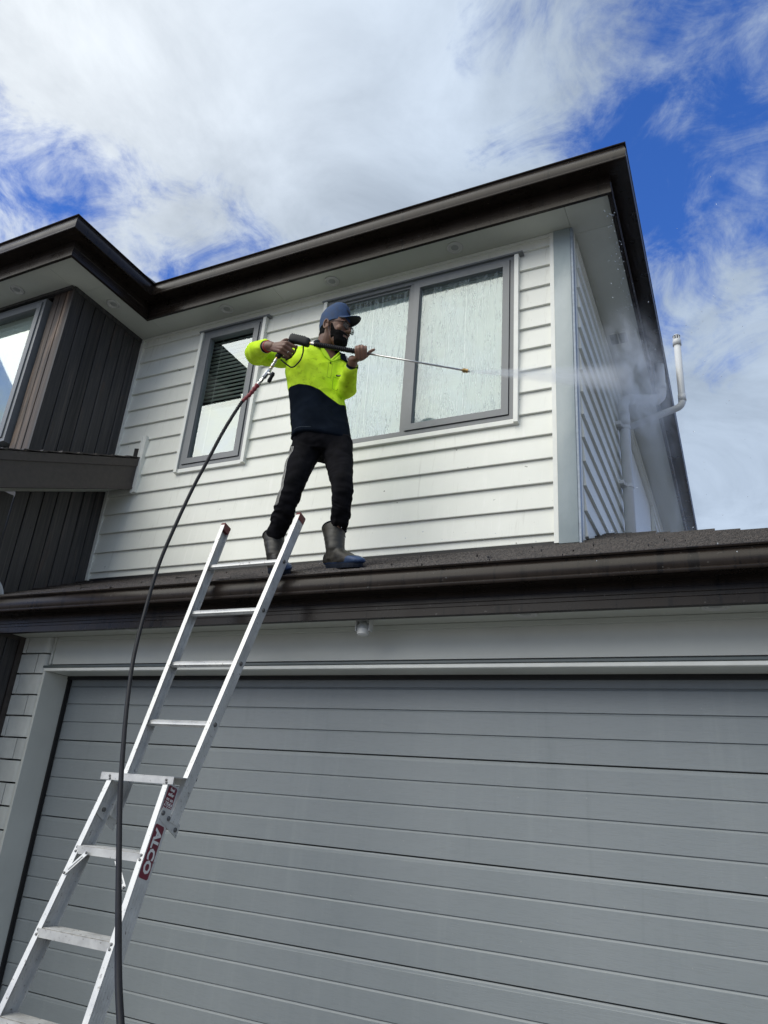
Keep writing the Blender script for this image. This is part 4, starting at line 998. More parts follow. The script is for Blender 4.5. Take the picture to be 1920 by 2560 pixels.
def mk_skin():
    m, n = newmat('skin'); v = n.obj((1, 1, 1), rnd=False); a = n.noise(v, 18, 4, 0.6); f = n.noise(v, 260, 2, 0.6)
    c = n.ramp(a, [(0.3, (0.135, 0.066, 0.042)), (0.7, (0.23, 0.122, 0.080))])
    at = n.nd('ShaderNodeAttribute', attribute_name='beard'); at2 = n.nd('ShaderNodeAttribute', attribute_name='hair')
    e = n.math('ADD', n.math('MAXIMUM', at.outputs['Fac'], at2.outputs['Fac']), n.math('MULTIPLY', n.math('SUBTRACT', f, 0.5), 0.9))
    c = n.mix(n.ramp(e, [(0.38, (0, 0, 0)), (0.62, (1, 1, 1))]), c, (0.008, 0.007, 0.007))
    n.base(c); n.rough(0.48); n.p.inputs['Subsurface Weight'].default_value = 0.08; n.p.inputs['Subsurface Radius'].default_value = (0.01, 0.004, 0.002); n.p.inputs['Subsurface Scale'].default_value = 1.0
    n.bump(n.noise(v, 130, 3, 0.6), 0.35, 0.001); return m
M['skin'] = mk_skin()
body_o = link(bme, 'body', M['skin'], man)
# beard as its own hairy layer
bm = bmesh.new(); bm.from_mesh(bme); lay = bm.verts.layers.float.get('beard'); 
keep = [f for f in bm.faces if sum(v[lay] for v in f.verts) / len(f.verts) > 0.55]
keep = set(keep); kill = [f for f in bm.faces if f not in keep]
bmesh.ops.delete(bm, geom=kill, context='FACES'); bm.normal_update()
for v in bm.verts:
    q = HMI @ v.co; k = sstep(0.55, 1.0, v[lay]); front = sstep(-.06, -.10, q.z)
    v.co += v.normal * (.0004 + k * (0.0040 + 0.0045 * front) + k * (0.0022 * noise.noise(v.co * 60) + .0014 * noise.noise(v.co * 240)))
bmd = bpy.data.meshes.new('beard'); bm.to_mesh(bmd); bm.free()
for p in bmd.polygons: p.use_smooth = True
M['hair'] = simple('black_hair', (0.0045, 0.004, 0.004), 0.9, spec=.12, bump=1.0, bscale=320)
link(bmd, 'beard', M['hair'], man)
bm = bmesh.new(); bm.from_mesh(bme); lay = bm.verts.layers.float.get('hair')
kill = [f for f in bm.faces if sum(v[lay] for v in f.verts) / len(f.verts) <= 0.5]
bmesh.ops.delete(bm, geom=kill, context='FACES'); bm.normal_update()
for v in bm.verts: v.co += v.normal * (.003 + 0.0015 * noise.noise(v.co * 180))
hmd = bpy.data.meshes.new('hair'); bm.to_mesh(hmd); bm.free()
for p in hmd.polygons: p.use_smooth = True
link(hmd, 'hair', M['hair'], man)
m_ = MB()
for s_ in (1, -1): e_ = ellipsoid((.071, .028 * s_, .006), (.012, .012, .012), HM, 12, 8); m_.add(e_.V, e_.F)
ch(m_.build('eyes', simple('eye_white', (0.30, 0.28, 0.26), 0.2), None, True), man)
lp_ = MB(); e_ = ellipsoid((.0925, 0, -.0560), (.006, .014, .0035), HM, 14, 8); lp_.add(e_.V, e_.F); e_ = ellipsoid((.0905, 0, -.0625), (.007, .013, .0035), HM, 14, 8); lp_.add(e_.V, e_.F)
ch(lp_.build('lips', simple('lips', (0.085, 0.036, 0.030), 0.5), None, True), man)
eb = MB()
for s_ in (1, -1): e_ = limb(hl((.094, .014 * s_, .026), (.093, .032 * s_, .031), (.080, .050 * s_, .026)), [.0035, .0042, .0025], 8, 3); eb.add(e_.V, e_.F)
ch(eb.build('eyebrows', M['hair'], None, True), man)
# cap
CM = HM @ Matrix.Translation((0, 0, .04)) @ Matrix.Rotation(radians(-11), 4, 'Y') @ Matrix.Diagonal((.92, .94, .93, 1)) @ Matrix.Translation((0, 0, -.040))
M['cap'] = simple('blue_cotton_cap', (0.026, 0.058, 0.135), 0.8, var=0.28, vscale=30, bump=0.4, bscale=150)
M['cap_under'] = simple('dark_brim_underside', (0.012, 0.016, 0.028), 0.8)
dome = []
NZ = 40
for z, rx_, ry_, ox in ((.030, .108, .086, -.010), (.050, .110, .087, -.010), (.085, .110, .087, -.007), (.120, .105, .083, -.003), (.152, .092, .074, .003), (.176, .072, .059, .008), (.191, .046, .038, .011), (.198, .020, .016, .012), (.199, .004, .003, .012)):
    q = []
    for j in range(NZ):
        a = 2 * pi * j / NZ; zz = z - (0.030 * (0.5 - 0.5 * cos(a)) ** 2 + .002) * max(0, 1 - (z - .030) / .08) - .026 * (0.5 - 0.5 * cos(a)) * sstep(.09, .19, z)      # lower at the nape
        seam = 1 - 0.010 * max(0, 1 - abs(((a * 6 / (2 * pi)) % 1) - 0.0) * 14) if z > .04 else 1
        q.append(CM @ Vector((ox + rx_ * seam * cos(a), ry_ * seam * sin(a), zz + .0015 * sin(a * 5 + z * 40))))
    dome.append(q)
m_ = MB(); m_.ring(dome, caps=False); inner = [[p + (HC - p).normalized() * .003 for p in q] for q in dome]; m_.ring(inner[::-1], caps=False); m_.ring([inner[0], dome[0]], caps=False)
capo = ch(m_.build('cap', M['cap'], None, True), man)
def brim(off):
    rows = []
    for i in range(9):
        t = i / 8; row = []
        for j in range(19):
            a = radians(-52 + 104 * j / 18)
            bx, by = -.010 + .1085 * cos(a), .0865 * sin(a)
            L_ = 0.004 + 0.086 * max(0.0, cos(a * 90 / 52.5)) ** 0.42
            x = bx + L_ * t; y = by * (1 - .10 * t)
            z = .052 - 0.22 * L_ * t - 3.4 * (abs(y) ** 2) * (0.55 + 0.9 * t) + .004 * cos(a)
            row.append(CM @ Vector((x, y, z + off)))
        rows.append(row)
    return rows
A_, B_ = brim(.0022), brim(-.0022); m_ = MB(); V = [p for r in A_ for p in r] + [p for r in B_ for p in r]; F = []; fm = []
for i in range(8):
    for j in range(18):
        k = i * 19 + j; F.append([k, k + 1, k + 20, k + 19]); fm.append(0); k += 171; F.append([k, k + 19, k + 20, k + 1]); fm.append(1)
for j in range(18): k = 8 * 19 + j; F.append([k, k + 1, k + 172, k + 171]); fm.append(0)
for i in range(8):
    k = i * 19; F.append([k, k + 19, k + 190, k + 171]); fm.append(0); k += 18; F.append([k, k + 171, k + 190, k + 19]); fm.append(0)
br_ = mesh('brim', V, F, None, None, True, [M['cap'], M['cap_under']], fm); br_.parent = capo; br_.matrix_parent_inverse = capo.matrix_parent_inverse.copy()
br_.matrix_parent_inverse = (Matrix.Translation(man.location).inverted() @ Matrix.Identity(4)) if False else Matrix.Identity(4)
m_ = MB(); e_ = ellipsoid((.012, 0, .1995), (.008, .008, .004), CM, 12, 6); m_.add(e_.V, e_.F); m_.build('button', M['cap'], capo, True)
# raised dark round badge on the front panel
m_ = MB(); Q_ = []
for rr_ in (1.0, 0.8, 0.55, .3, .05):
    q = []
    for j in range(24):
        a = 2 * pi * j / 24; y = .026 * rr_ * cos(a); zz = .112 + .026 * rr_ * sin(a)
        rx_ = .1085 - max(0, (zz - .082)) ** 2 * 5.6; q.append(CM @ Vector((-.005 + rx_ * sqrt(max(0, 1 - (y / .086) ** 2)) + .0035, y, zz)))
    Q_.append(q)
m_.ring(Q_, caps=False); m_.build('badge', M['cap_under'], capo, True)
# glasses
M['lens_tint'] = bpy.data.materials.new('tinted_lens'); nn_ = NT(M['lens_tint']); nn_.base((0.02, 0.02, 0.025)); nn_.rough(0.08); nn_.p.inputs['Alpha'].default_value = 0.62
gl = ch(emp('glasses', (0, 0, 0)), man); gl.parent = man; gl.matrix_parent_inverse = Matrix.Translation(man.location).inverted()
for s_ in (1, -1):
    pts = []
    for k in range(21):
        a = 2 * pi * k / 20; ca, sa = cos(a), sin(a)
        pts.append(HM @ Vector((.106 - .006 * abs(s_ * .033 + .026 * math.copysign(abs(ca) ** .75, ca)) / .05, s_ * .033 + .026 * math.copysign(abs(ca) ** .75, ca), .002 + .0215 * math.copysign(abs(sa) ** .75, sa))))
    f_ = MB(); f_.tube(pts, .0019, 8, caps=False); f_ = f_.build('rim', M['gun_black'], gl, True)
    c_ = sum(pts[:-1], Vector()) / 20; V = [c_] + pts[:-1]; mesh('lens', V, [[0, 1 + i, 1 + (i + 1) % 20] for i in range(20)], M['lens_tint'], gl, True)
    t_ = MB(); t_.tube(hl((.101, .060 * s_, .012), (.060, .078 * s_, .012), (.010, .084 * s_, .014), (-.012, .085 * s_, .006)), .0020, 8); t_.build('temple', M['gun_black'], gl, True)
t_ = MB(); t_.tube(hl((.106, .008, .008), (.109, 0, .011), (.106, -.008, .008)), .0018, 8); t_.build('bridge', M['gun_black'], gl, True)

# shirt
shirt_m = [torso([((-2.013, 3.105, 1.885), .176, .128), ((-2.018, 3.105, 1.93), .175, .126), ((-2.042, 3.10, 2.04), .166, .118), ((-2.074, 3.095, 2.168), .166, .118), ((-2.090, 3.09, 2.27), .174, .124), ((-2.100, 3.085, 2.36), .178, .124), ((-2.100, 3.085, 2.43), .172, .114), ((-2.088, 3.09, 2.478), .150, .096), ((-2.070, 3.09, 2.510), .098, .072), ((-2.064, 3.09, 2.524), .070, .064)]),
    limb([(-2.17, 3.03, 2.435), (-2.25, 3.00, 2.455), (-2.37, 2.985, 2.487), (-2.440, 2.978, 2.493), (-2.462, 2.952, 2.482), (-2.425, 2.910, 2.465), (-2.350, 2.855, 2.432), (-2.288, 2.812, 2.402)], [.078, .074, .067, .062, .060, .058, .052, .043], 24),
    limb([(-2.02, 3.14, 2.44), (-1.985, 3.16, 2.40), (-1.945, 3.15, 2.31), (-1.915, 3.14, 2.245), (-1.888, 3.105, 2.215), (-1.850, 3.055, 2.232), (-1.800, 2.992, 2.256), (-1.790, 2.985, 2.262)], [.082, .078, .066, .060, .056, .050, .042, .040], 24)]
sme = fuse(shirt_m, 0.006, 'shirt', 5, 0.5)
def shirt_folds(c, n_):
    la = (c - Vector((-2.08, 3.09, 0))).dot(LF)
    d = Vector((c.x * 5 + c.z * 4, c.y * 5 - c.z * 3, c.z * 7 + c.x * 6))
    w_ = 0.010 * noise.noise(d * 1.1) + 0.0055 * noise.noise(d * 2.6 + Vector((3, 1, 7)))
    arm = sstep(.16, .22, abs(la))
    w_ += arm * 0.0055 * noise.noise(Vector((c.x * 26, c.y * 26, c.z * 14)))
    w_ += 0.004 * (1 - abs(noise.noise(Vector((c.x * 9 + c.z * 7, c.y * 9, c.z * 5 + c.x * 8)))) * 3) * sstep(2.25, 2.0, c.z)
    q = noise.noise(Vector((c.x * 13 + c.z * 9 + 3 * noise.noise(c * 5), c.y * 13 - c.z * 6, c.z * 6 - c.x * 6)))
    w_ += 0.0075 * (0.35 - abs(q)) * sstep(2.02, 2.12, c.z) + 0.006 * (0.3 - abs(noise.noise(Vector((c.x * 8 - c.z * 12, c.y * 8, c.z * 7 + 9))))) * sstep(2.22, 2.05, c.z)
    return w_
move(sme, shirt_folds)
def navyf(co, n):
    la = (co - Vector((-2.07, 3.09, 0))).dot(LF); fr = (co - Vector((-2.07, 3.09, 0))).dot(FR)
    zb_ = 2.198 - 0.030 * sstep(-.12, .04, la) - 0.062 * sstep(-.02, .14, la) + 0.035 * sstep(.10, .17, la) - 0.13 * max(0, fr) * 0.35
    s = (zb_ - co.z) * 60
    edge = n.normalized().dot(FR)
    arm_r = (la + 0.0) < -.205
    if arm_r: return -1.0
    if la > .165 and co.z > 2.12: return -1.0
    e = n.normalized().dot(FR)
    if la > .12 and co.z < 2.16: s = min(s, (e - .12) * 8)          # lime back panel meets the navy front at the side seam
    if la < -.12 and co.z < 2.02: s = min(s, (e + .20) * 8)
    return max(-1, min(1, s))
field(sme, 'navy', navyf)
def mk_shirt():
    m, n = newmat('work_shirt_fabric'); v = n.obj((1, 1, 1), rnd=False); a = n.noise(v, 9, 5, 0.6); w = n.noise(v, 420, 2, 0.5); d = n.noise(v, 34, 4, 0.65)
    y = n.ramp(a, [(0.3, (0.52, 0.78, 0.022)), (0.7, (0.66, 0.92, 0.055))])
    y = n.mix(n.ramp(d, [(0.56, (0, 0, 0)), (0.72, (0.55,) * 3)]), y, (0.20, 0.28, 0.02))
    nv = n.ramp(a, [(0.3, (0.003, 0.0055, 0.010)), (0.7, (0.006, 0.010, 0.018))])
    at = n.nd('ShaderNodeAttribute', attribute_name='navy')
    k = n.ramp(at.outputs['Fac'], [(0.0, (0, 0, 0)), (0.06, (1, 1, 1))])
    n.base(n.mix(k, y, nv)); n.rough(0.95); n.p.inputs['Specular IOR Level'].default_value = 0.08; n.bump(w, 0.3, 0.001); return m
M['shirt'] = mk_shirt()
shirt = link(sme, 'shirt', M['shirt'], man)
M['navy'] = simple('navy_rib_knit', (0.004, 0.007, 0.014), 0.95, spec=.1, bump=0.4, bscale=200)
M['lime'] = simple('lime_cloth', (0.50, 0.78, 0.02), 0.85, var=0.12)
M['pale_line'] = simple('pale_piping', (0.42, 0.45, 0.38), 0.7)
for a, b, r in (((-2.296, 2.820, 2.406), (-2.256, 2.792, 2.388), .037), ((-1.804, 2.998, 2.252), (-1.776, 2.966, 2.272), .036)):
    a, b = Vector(a), Vector(b); m_ = MB(); m_.tube([a.lerp(b, t) for t in (0, .15, .5, .85, 1.0)], [r * .98, r * 1.04, r * 1.0, r * .97, r * .88], 24)
    cf_ = ch(m_.build('cuff', M['navy'], None, True), man)
    m_ = MB(); m_.tube([a.lerp(b, .66), a.lerp(b, .74)], [r * 1.015, r * 1.010], 24, caps=False); m_.build('cuff_line', M['pale_line'], cf_, True)
bvs = None
from mathutils.bvhtree import BVHTree
def bvh(me): return BVHTree.FromPolygons([v.co.copy() for v in me.vertices], [list(p.vertices) for p in me.polygons])
bs = bvh(sme)
def on_shirt(la, z, off=.0015, bvh_=None, d=FR, o=Vector((-2.07, 3.09, 0)), side=LF):
    org = o + side * la + Vector((0, 0, z)) + d * .15; h = (bvh_ or bs).ray_cast(org, -d)
    return (h[0] + h[1] * off, h[1]) if h[0] is not None else (o + side * la + Vector((0, 0, z)), d)
def strip(name, pts, w, mat, parent, t=.0012):
    """thin raised band laid along surface points with normals"""
    V = []; n = len(pts)
    for i, (p, nn) in enumerate(pts):
        tg = (pts[min(i + 1, n - 1)][0] - pts[max(i - 1, 0)][0]).normalized(); s_ = tg.cross(nn).normalized()
        V += [p - s_ * w - nn * .001, p - s_ * w + nn * t, p + s_ * w + nn * t, p + s_ * w - nn * .001]
    F = []
    for i in range(n - 1):
        for k in range(4): F.append([4 * i + k, 4 * i + (k + 1) % 4, 4 * i + 4 + (k + 1) % 4, 4 * i + 4 + k])
    F += [[0, 1, 2, 3][::-1], [4 * n - 4 + k for k in range(4)]]
    return mesh(name, V, F, mat, parent, True)
M['seam'] = simple('dark_lime_thread', (0.24, 0.34, 0.02), 0.9)  # darker lime thread for the placket and pocket seams
for la in (-.012, .012): strip('placket_seam', [on_shirt(.035 + la, 2.38 - .012 * i, .0) for i in range(10)], .0006, M['seam'], shirt)
strip('placket_seam', [on_shirt(.023 + .004 * i, 2.272, .0) for i in range(7)], .0008, M['seam'], shirt)
m_ = MB(); p, nn = on_shirt(.035, 2.372); m_.tube([p, p + nn * .003], .0055, 12); m_.build('shirt_button', M['navy'], shirt)
pk = [(.062, 2.285), (.120, 2.285), (.120, 2.205), (.092, 2.195), (.062, 2.205)]
for i in range(5):
    a, b = pk[i], pk[(i + 1) % 5]
    strip('pocket_seam', [on_shirt(a[0] + (b[0] - a[0]) * t / 6, a[1] + (b[1] - a[1]) * t / 6, .0002) for t in range(7)], .0007, M['seam'], shirt)
strip('pocket_tag', [on_shirt(.078 + .007 * i, 2.300, .001) for i in range(6)], .0052, M['navy'], shirt)
strip('tag_print', [on_shirt(.084 + .005 * i, 2.300, .0026) for i in range(5)], .0012, M['pale_line'], shirt)
strip('hem_stitch', [on_shirt(-.12 + .008 * i, 1.905, .0006) for i in range(31)], .0006, simple('grey_stitch', (0.08, 0.10, 0.12), .9), shirt, .0006)
# collar: standing navy band opening to a V, with folded points
NB = Vector((-2.060, 3.090, 2.530))
Vc = []; Fc = []; NC = 33
for i in range(NC):
    a = radians(38 + 284 * i / (NC - 1))           # angle measured from the front, gap at the front
    d = FR * cos(a) + LF * sin(a); sag = 0.030 * (0.5 + 0.5 * cos(a))
    pts = [NB + d * .060 + UP * (.004 - sag), NB + d * .064 + UP * (.042 - sag * 1.2), NB + d * .070 + UP * (.046 - sag * 1.2), NB + d * (.086 + .012 * (0.5 + .5 * cos(a))) + UP * (.006 - sag * 1.5), NB + d * (.084 + .012 * (0.5 + .5 * cos(a))) + UP * (.003 - sag * 1.5)]
    Vc += pts
for i in range(NC - 1):
    for k in range(5): Fc.append([5 * i + k, 5 * i + (k + 1) % 5, 5 * i + 5 + (k + 1) % 5, 5 * i + 5 + k])
Fc += [[0, 1, 2, 3, 4][::-1], [5 * (NC - 1) + k for k in range(5)]]
col = ch(mesh('collar', Vc, Fc, M['navy'], None, True), man)
for t in (0, 1): strip('collar_line', [on_shirt(.120 + t * .009 + .004 * i, 2.462 - .011 * i, .0115) for i in range(5)], .0014, M['label_white'], col)
# open neck: the V is cut out of the shirt so the throat shows, with folded lime facings and a navy collar wing
bm = bmesh.new(); bm.from_mesh(sme); O_ = Vector((-2.07, 3.09, 0)); kill = []
for f in bm.faces:
    c = f.calc_center_median(); la = (c - O_).dot(LF); fr = (c - O_).dot(FR)
    if fr > 0.02 and c.z > 2.388 and abs(la - .035) < (c.z - 2.388) * .62: kill.append(f)
bmesh.ops.delete(bm, geom=kill, context='FACES'); bm.to_mesh(sme); bm.free()
for p in sme.polygons: p.use_smooth = True
for s_ in (-1, 1): strip('neck_facing', [on_shirt(.035 + s_ * (2.386 + .012 * k - 2.388) * .62, 2.386 + .012 * k, .0015) for k in range(9)], .0065, M['lime'], shirt, .0025)
def panel(name, pts, mat, parent, th=.003):
    P = [on_shirt(a, z, o_)[0] for a, z, o_ in pts]; n = len(P); V = P + [p + FR * th for p in P]
    F = [list(range(n))[::-1], [n + k for k in range(n)]] + [[k, (k + 1) % n, n + (k + 1) % n, n + k] for k in range(n)]
    o = mesh(name, V, F, mat, parent); 
    bmn = bmesh.new(); bmn.from_mesh(o.data); bmesh.ops.recalc_face_normals(bmn, faces=bmn.faces); bmn.to_mesh(o.data); bmn.free(); return o
panel('lapel', [(.036, 2.386, .002), (.062, 2.400, .004), (.096, 2.428, .006), (.088, 2.452, .012), (.070, 2.430, .004)], M['lime'], shirt)
panel('lapel', [(.034, 2.386, .002), (.006, 2.432, .003), (-.014, 2.462, .008), (-.034, 2.455, .008), (-.008, 2.412, .004)], M['lime'], shirt)
panel('collar_wing', [(.092, 2.424, .008), (.140, 2.408, .006), (.158, 2.440, .004), (.118, 2.478, .010), (.084, 2.462, .012)], M['navy'], col, .004)
panel('collar_wing', [(-.034, 2.455, .008), (-.060, 2.470, .008), (-.080, 2.505, .006), (-.050, 2.510, .010), (-.016, 2.475, .012)], M['navy'], col, .004)
# trousers
tr_m = [torso([((-2.00, 3.11, 1.80), .13, .095), ((-2.00, 3.11, 1.85), .160, .115), ((-2.005, 3.105, 1.90), .160, .115), ((-2.015, 3.105, 1.96), .150, .105)]),
    limb([(-2.075, 3.07, 1.87), (-2.080, 3.05, 1.79), (-2.076, 3.00, 1.66), (-2.085, 2.982, 1.55), (-2.125, 3.00, 1.465), (-2.175, 3.045, 1.385), (-2.210, 3.075, 1.335), (-2.232, 3.09, 1.29)], [.092, .086, .072, .061, .058, .056, .049, .044], 26),
    limb([(-1.925, 3.14, 1.87), (-1.900, 3.12, 1.79), (-1.845, 3.07, 1.66), (-1.803, 3.037, 1.55), (-1.812, 3.06, 1.475), (-1.838, 3.11, 1.40), (-1.862, 3.14, 1.35), (-1.878, 3.15, 1.30)], [.092, .083, .068, .057, .054, .049, .044, .042], 26)]
tme = fuse(tr_m, 0.0055, 'trousers', 4, 0.5)
def trouser_folds(c, n_):
    low = sstep(1.56, 1.40, c.z); kn = math.exp(-((c.z - 1.53) / .06) ** 2)
    hip = sstep(1.70, 1.82, c.z)
    w_ = 0.006 * noise.noise(c * 9) + (0.0075 * low + .0055 * kn) * noise.noise(Vector((c.x * 11 + c.z * 8, c.y * 11, c.z * 42))) + 0.005 * hip * noise.noise(Vector((c.x * 18 + c.z * 14, c.y * 18, c.z * 20)))
    w_ += .004 * noise.noise(Vector((c.x * 22 - c.z * 10, c.y * 22, c.z * 16 + 4)))
    w_ += (.010 * low + .005) * (0.3 - abs(noise.noise(Vector((c.x * 9 + c.z * 6, c.y * 9 + c.z * 5, c.z * 24 + 2 * noise.noise(c * 8))))))
    return w_
move(tme, trouser_folds)
M['trouser'] = simple('black_track_pants', (0.0075, 0.0072, 0.0088), 0.95, spec=.08, var=0.5, vscale=16, bump=0.25, bscale=140)
trs = link(tme, 'trousers', M['trouser'], man)
bt = bvh(tme)
CD = Vector((0.42, -0.827, -0.375)); CU = Vector((0.902, 0.425, 0.074))
axis_r = [(-2.080, 3.06, 1.84), (-2.080, 3.04, 1.76), (-2.076, 3.00, 1.66), (-2.085, 2.982, 1.55), (-2.125, 3.00, 1.465)]
def ax(t):
    k = t * 4; i = min(3, int(k)); return Vector(axis_r[i]).lerp(Vector(axis_r[i + 1]), k - i)
for s_ in (-1, 0, 1):
    pts = []
    for i in range(26):
        a = ax(i / 25); d = (-CU * .80 + CD * (.60 + .24 * s_) ).normalized()
        h = bt.ray_cast(a + d * .3, -d)
        if h[0] is not None: pts.append((h[0] + h[1] * .0012, h[1]))
    strip('side_stripe', pts, .0026, simple('white_stripe', (0.42, 0.41, 0.38), .8) if 'stripe' not in M else M['stripe'], trs)
# gumboots
def mk_boot():
    m, n = newmat('muddy_rubber'); v = n.obj((1, 1, 1), rnd=False); a = n.noise(v, 11, 5, 0.65); b = n.noise(v, 60, 3, 0.6)
    c = n.ramp(a, [(0.32, (0.009, 0.009, 0.008)), (0.52, (0.022, 0.020, 0.016)), (0.72, (0.060, 0.053, 0.040))])
    at = n.nd('ShaderNodeAttribute', attribute_name='blue'); e = n.math('ADD', at.outputs['Fac'], n.math('MULTIPLY', n.math('SUBTRACT', a, 0.56), 1.1))
    c = n.mix(n.ramp(e, [(0.42, (0, 0, 0)), (0.60, (1, 1, 1))]), c, n.ramp(b, [(0.3, (0.012, 0.030, 0.085)), (0.7, (0.035, 0.075, 0.17))]))
    n.base(c); n.rough(n.ramp(a, [(0.3, (0.35,) * 3), (0.7, (0.7,) * 3)])); n.bump(b, 0.3, 0.002); return m
M['boot'] = mk_boot(); M['sole'] = simple('boot_sole_rubber', (0.008, 0.012, 0.022), 0.7, spec=.2, var=0.4, vscale=40)
RN = Vector((0, -ROOF_T, 1)).normalized()
def gumboot(heel, dirxy, top, r_top):
    heel = Vector(heel); F_ = Vector((dirxy[0], dirxy[1], ROOF_T * dirxy[1])).normalized(); N_ = (RN * .55 + UP * .45); N_ = (N_ - F_ * N_.dot(F_)).normalized(); S_ = N_.cross(F_)
    top = Vector(top); ank = heel + F_ * .068 + N_ * .105
    m1 = MB(); R_ = []
    for t, hw, ht, lo in ((-.004, .022, .055, .018), (.008, .033, .075, .006), (.045, .039, .110, .003), (.095, .040, .112, .003), (.140, .042, .085, .004), (.190, .049, .066, .004), (.230, .048, .056, .006), (.262, .038, .046, .012), (.282, .020, .034, .018)):
        q = []
        for j in range(20):
            a = 2 * pi * j / 20; ca, sa = cos(a), sin(a)
            q.append(heel + F_ * t + S_ * hw * math.copysign(abs(ca) ** .8, ca) + N_ * (lo + (ht - lo) * (.5 + .5 * math.copysign(abs(sa) ** .8, sa)) + .012))
        R_.append(q)
    m1.ring(R_)
    m2 = MB(); ptsb = [heel + F_ * .060 + N_ * .05, ank, ank.lerp(top, .3), ank.lerp(top, .65), ank.lerp(top, .97), top]
    m2.tube(ptsb, [.044, .051, .054, r_top * .95, r_top, r_top], 28)
    me_ = fuse([m1, m2], .0048, 'gumboot', 4, .5)
    move(me_, lambda c, n_: .0022 * noise.noise(c * 24) + .0015 * noise.noise(Vector((c.x * 12, c.y * 12, c.z * 60))))
    def blue(co, n):
        q = co - heel; t = q.dot(F_); h = q.dot(N_); return max(0, min(1, sstep(.045, .022, h) * .9 + sstep(.185, .215, t) * sstep(.09, .05, h + (.25 - t) * .2)))
    field(me_, 'blue', blue)
    o = link(me_, 'gumboot', M['boot'], man)
    m3 = MB(); out = []
    for zz, k in ((0.002, .84), (.005, .875), (.016, .89), (.028, .875)):
        q = []
        for t, hw in [(-.006, 0), (.004, .026), (.02, .036), (.06, .040), (.10, .038), (.14, .041), (.19, .050), (.23, .050), (.262, .040), (.285, .018), (.290, 0)]: q.append((t, hw))
        ring_ = [heel + F_ * (.142 + (t - .142) * k) + S_ * h * k + N_ * zz for t, h in q] + [heel + F_ * (.142 + (t - .142) * k) - S_ * h * k + N_ * zz for t, h in q[-2:0:-1]]
        out.append(ring_)
    m3.ring(out); m3.build('sole', M['sole'], o)
    m4 = MB(); ax_ = (top - ank).normalized(); u = ax_.orthogonal().normalized(); w = ax_.cross(u)
    m4.tube([top - ax_ * .008 + (u * cos(2 * pi * k / 32) + w * sin(2 * pi * k / 32)) * (r_top + .0005) for k in range(33)], .0038, 8, caps=False); m4.build('boot_rim', M['sole'], o, True)
    m5 = MB(); m5.tube([top - ax_ * .006, top + ax_ * .0006], [r_top * .9, r_top * .93], 28); m5.build('boot_mouth', M['black'], o)
    return o
gumboot((-1.925, 3.165, roof_z(3.165) + .012), (.95, -.31), (-1.896, 3.15, 1.372), .063)
gumboot((-2.262, 3.150, roof_z(3.150) + .012), (.78, -.62), (-2.250, 3.10, 1.345), .060)
m_ = MB(); a = Vector(rw[0]).lerp(Vector(rw[1]), .35); dr = (Vector(rw[1]) - Vector(rw[0])).normalized(); u = dr.orthogonal().normalized(); w = dr.cross(u)
m_.tube([a + (u * cos(2 * pi * k / 24) + w * sin(2 * pi * k / 24)) * .0315 for k in range(25)], .0042, 8, caps=False)
m_.tube([a + dr * .012 + (u * cos(2 * pi * k / 24) + w * sin(2 * pi * k / 24)) * .0295 for k in range(25)], .0030, 8, caps=False)
ch(m_.build('red_bracelet', simple('red_thread', (0.45, 0.02, 0.03), .7), None, True), man)
m_ = MB(); a = Vector(r_mcp[2]).lerp(Vector(r_pip[2]), .62); dr = (Vector(r_pip[2]) - Vector(r_mcp[2])).normalized(); u = dr.orthogonal().normalized(); w = dr.cross(u)
m_.tube([a + (u * cos(2 * pi * k / 20) + w * sin(2 * pi * k / 20)) * .0103 for k in range(21)], .0018, 8, caps=False); ch(m_.build('ring', M['steel'], None, True), man)

# ------------------------------------------------------------------ pressure washer gun
G0, G1 = Vector((-2.101, 2.80, 2.40)), Vector((-1.134, 3.10, 2.174)); GD = (G1 - G0).normalized(); GL = (G1 - G0).length
GU = Vector((0.20, -0.05, 0.97)); GU = (GU - GD * GU.dot(GD)).normalized(); GS = GD.cross(GU)
gun = emp('pressure_washer_gun', G0, label='black pressure washer gun with ribbed grip and long steel lance held by the man', category='spray gun')
def gp(t, u=0, s=0): return G0 + GD * t + GU * u + GS * s
def gsec(secs, name, mat, pw=3.2, seg=24, parent=None, smooth=True):
    m_ = MB(); R_ = []
    for t, cu, hu, hs in secs:
        q = []
        for j in range(seg):
            a = 2 * pi * j / seg; ca, sa = cos(a), sin(a); q.append(gp(t, cu + hu * math.copysign(abs(ca) ** (2 / pw), ca), hs * math.copysign(abs(sa) ** (2 / pw), sa)))
        R_.append(q)
    m_.ring(R_); o = m_.build(name, mat, parent); autosmooth(o, 35) if smooth else None
    return ch(o, gun) if parent is None else o
housing = gsec([(-.012, .012, .010, .010), (-.008, .012, .021, .016), (.004, .010, .026, .019), (.030, .010, .027, .0195), (.060, .008, .026, .020), (.092, .004, .027, .020), (.108, .002, .026, .019), (.114, .001, .020, .015)], 'housing', M['gun_black'])
m_ = MB(); m_.add([gp(.035, .017, -.0205), gp(.085, .013, -.0212), gp(.085, .000, -.0212), gp(.035, .003, -.0205), gp(.035, .017, -.018), gp(.085, .013, -.018), gp(.085, .000, -.018), gp(.035, .003, -.018)], [[0, 1, 2, 3], [7, 6, 5, 4], [0, 4, 5, 1], [1, 5, 6, 2], [2, 6, 7, 3], [3, 7, 4, 0]])
m_.build('label_panel', simple('worn_dark_label', (0.035, 0.035, 0.038), .5, var=.4, vscale=60), housing)
for i in range(7):
    m_ = MB(); m_.tube([gp(.0 + i * .013, .0355 - i * .0006, -.012), gp(.0 + i * .013, .0385 - i * .0006, 0), gp(.0 + i * .013, .0355 - i * .0006, .012)], .0028, 8); m_.build('grip_ridge', M['gun_black'], housing, True)
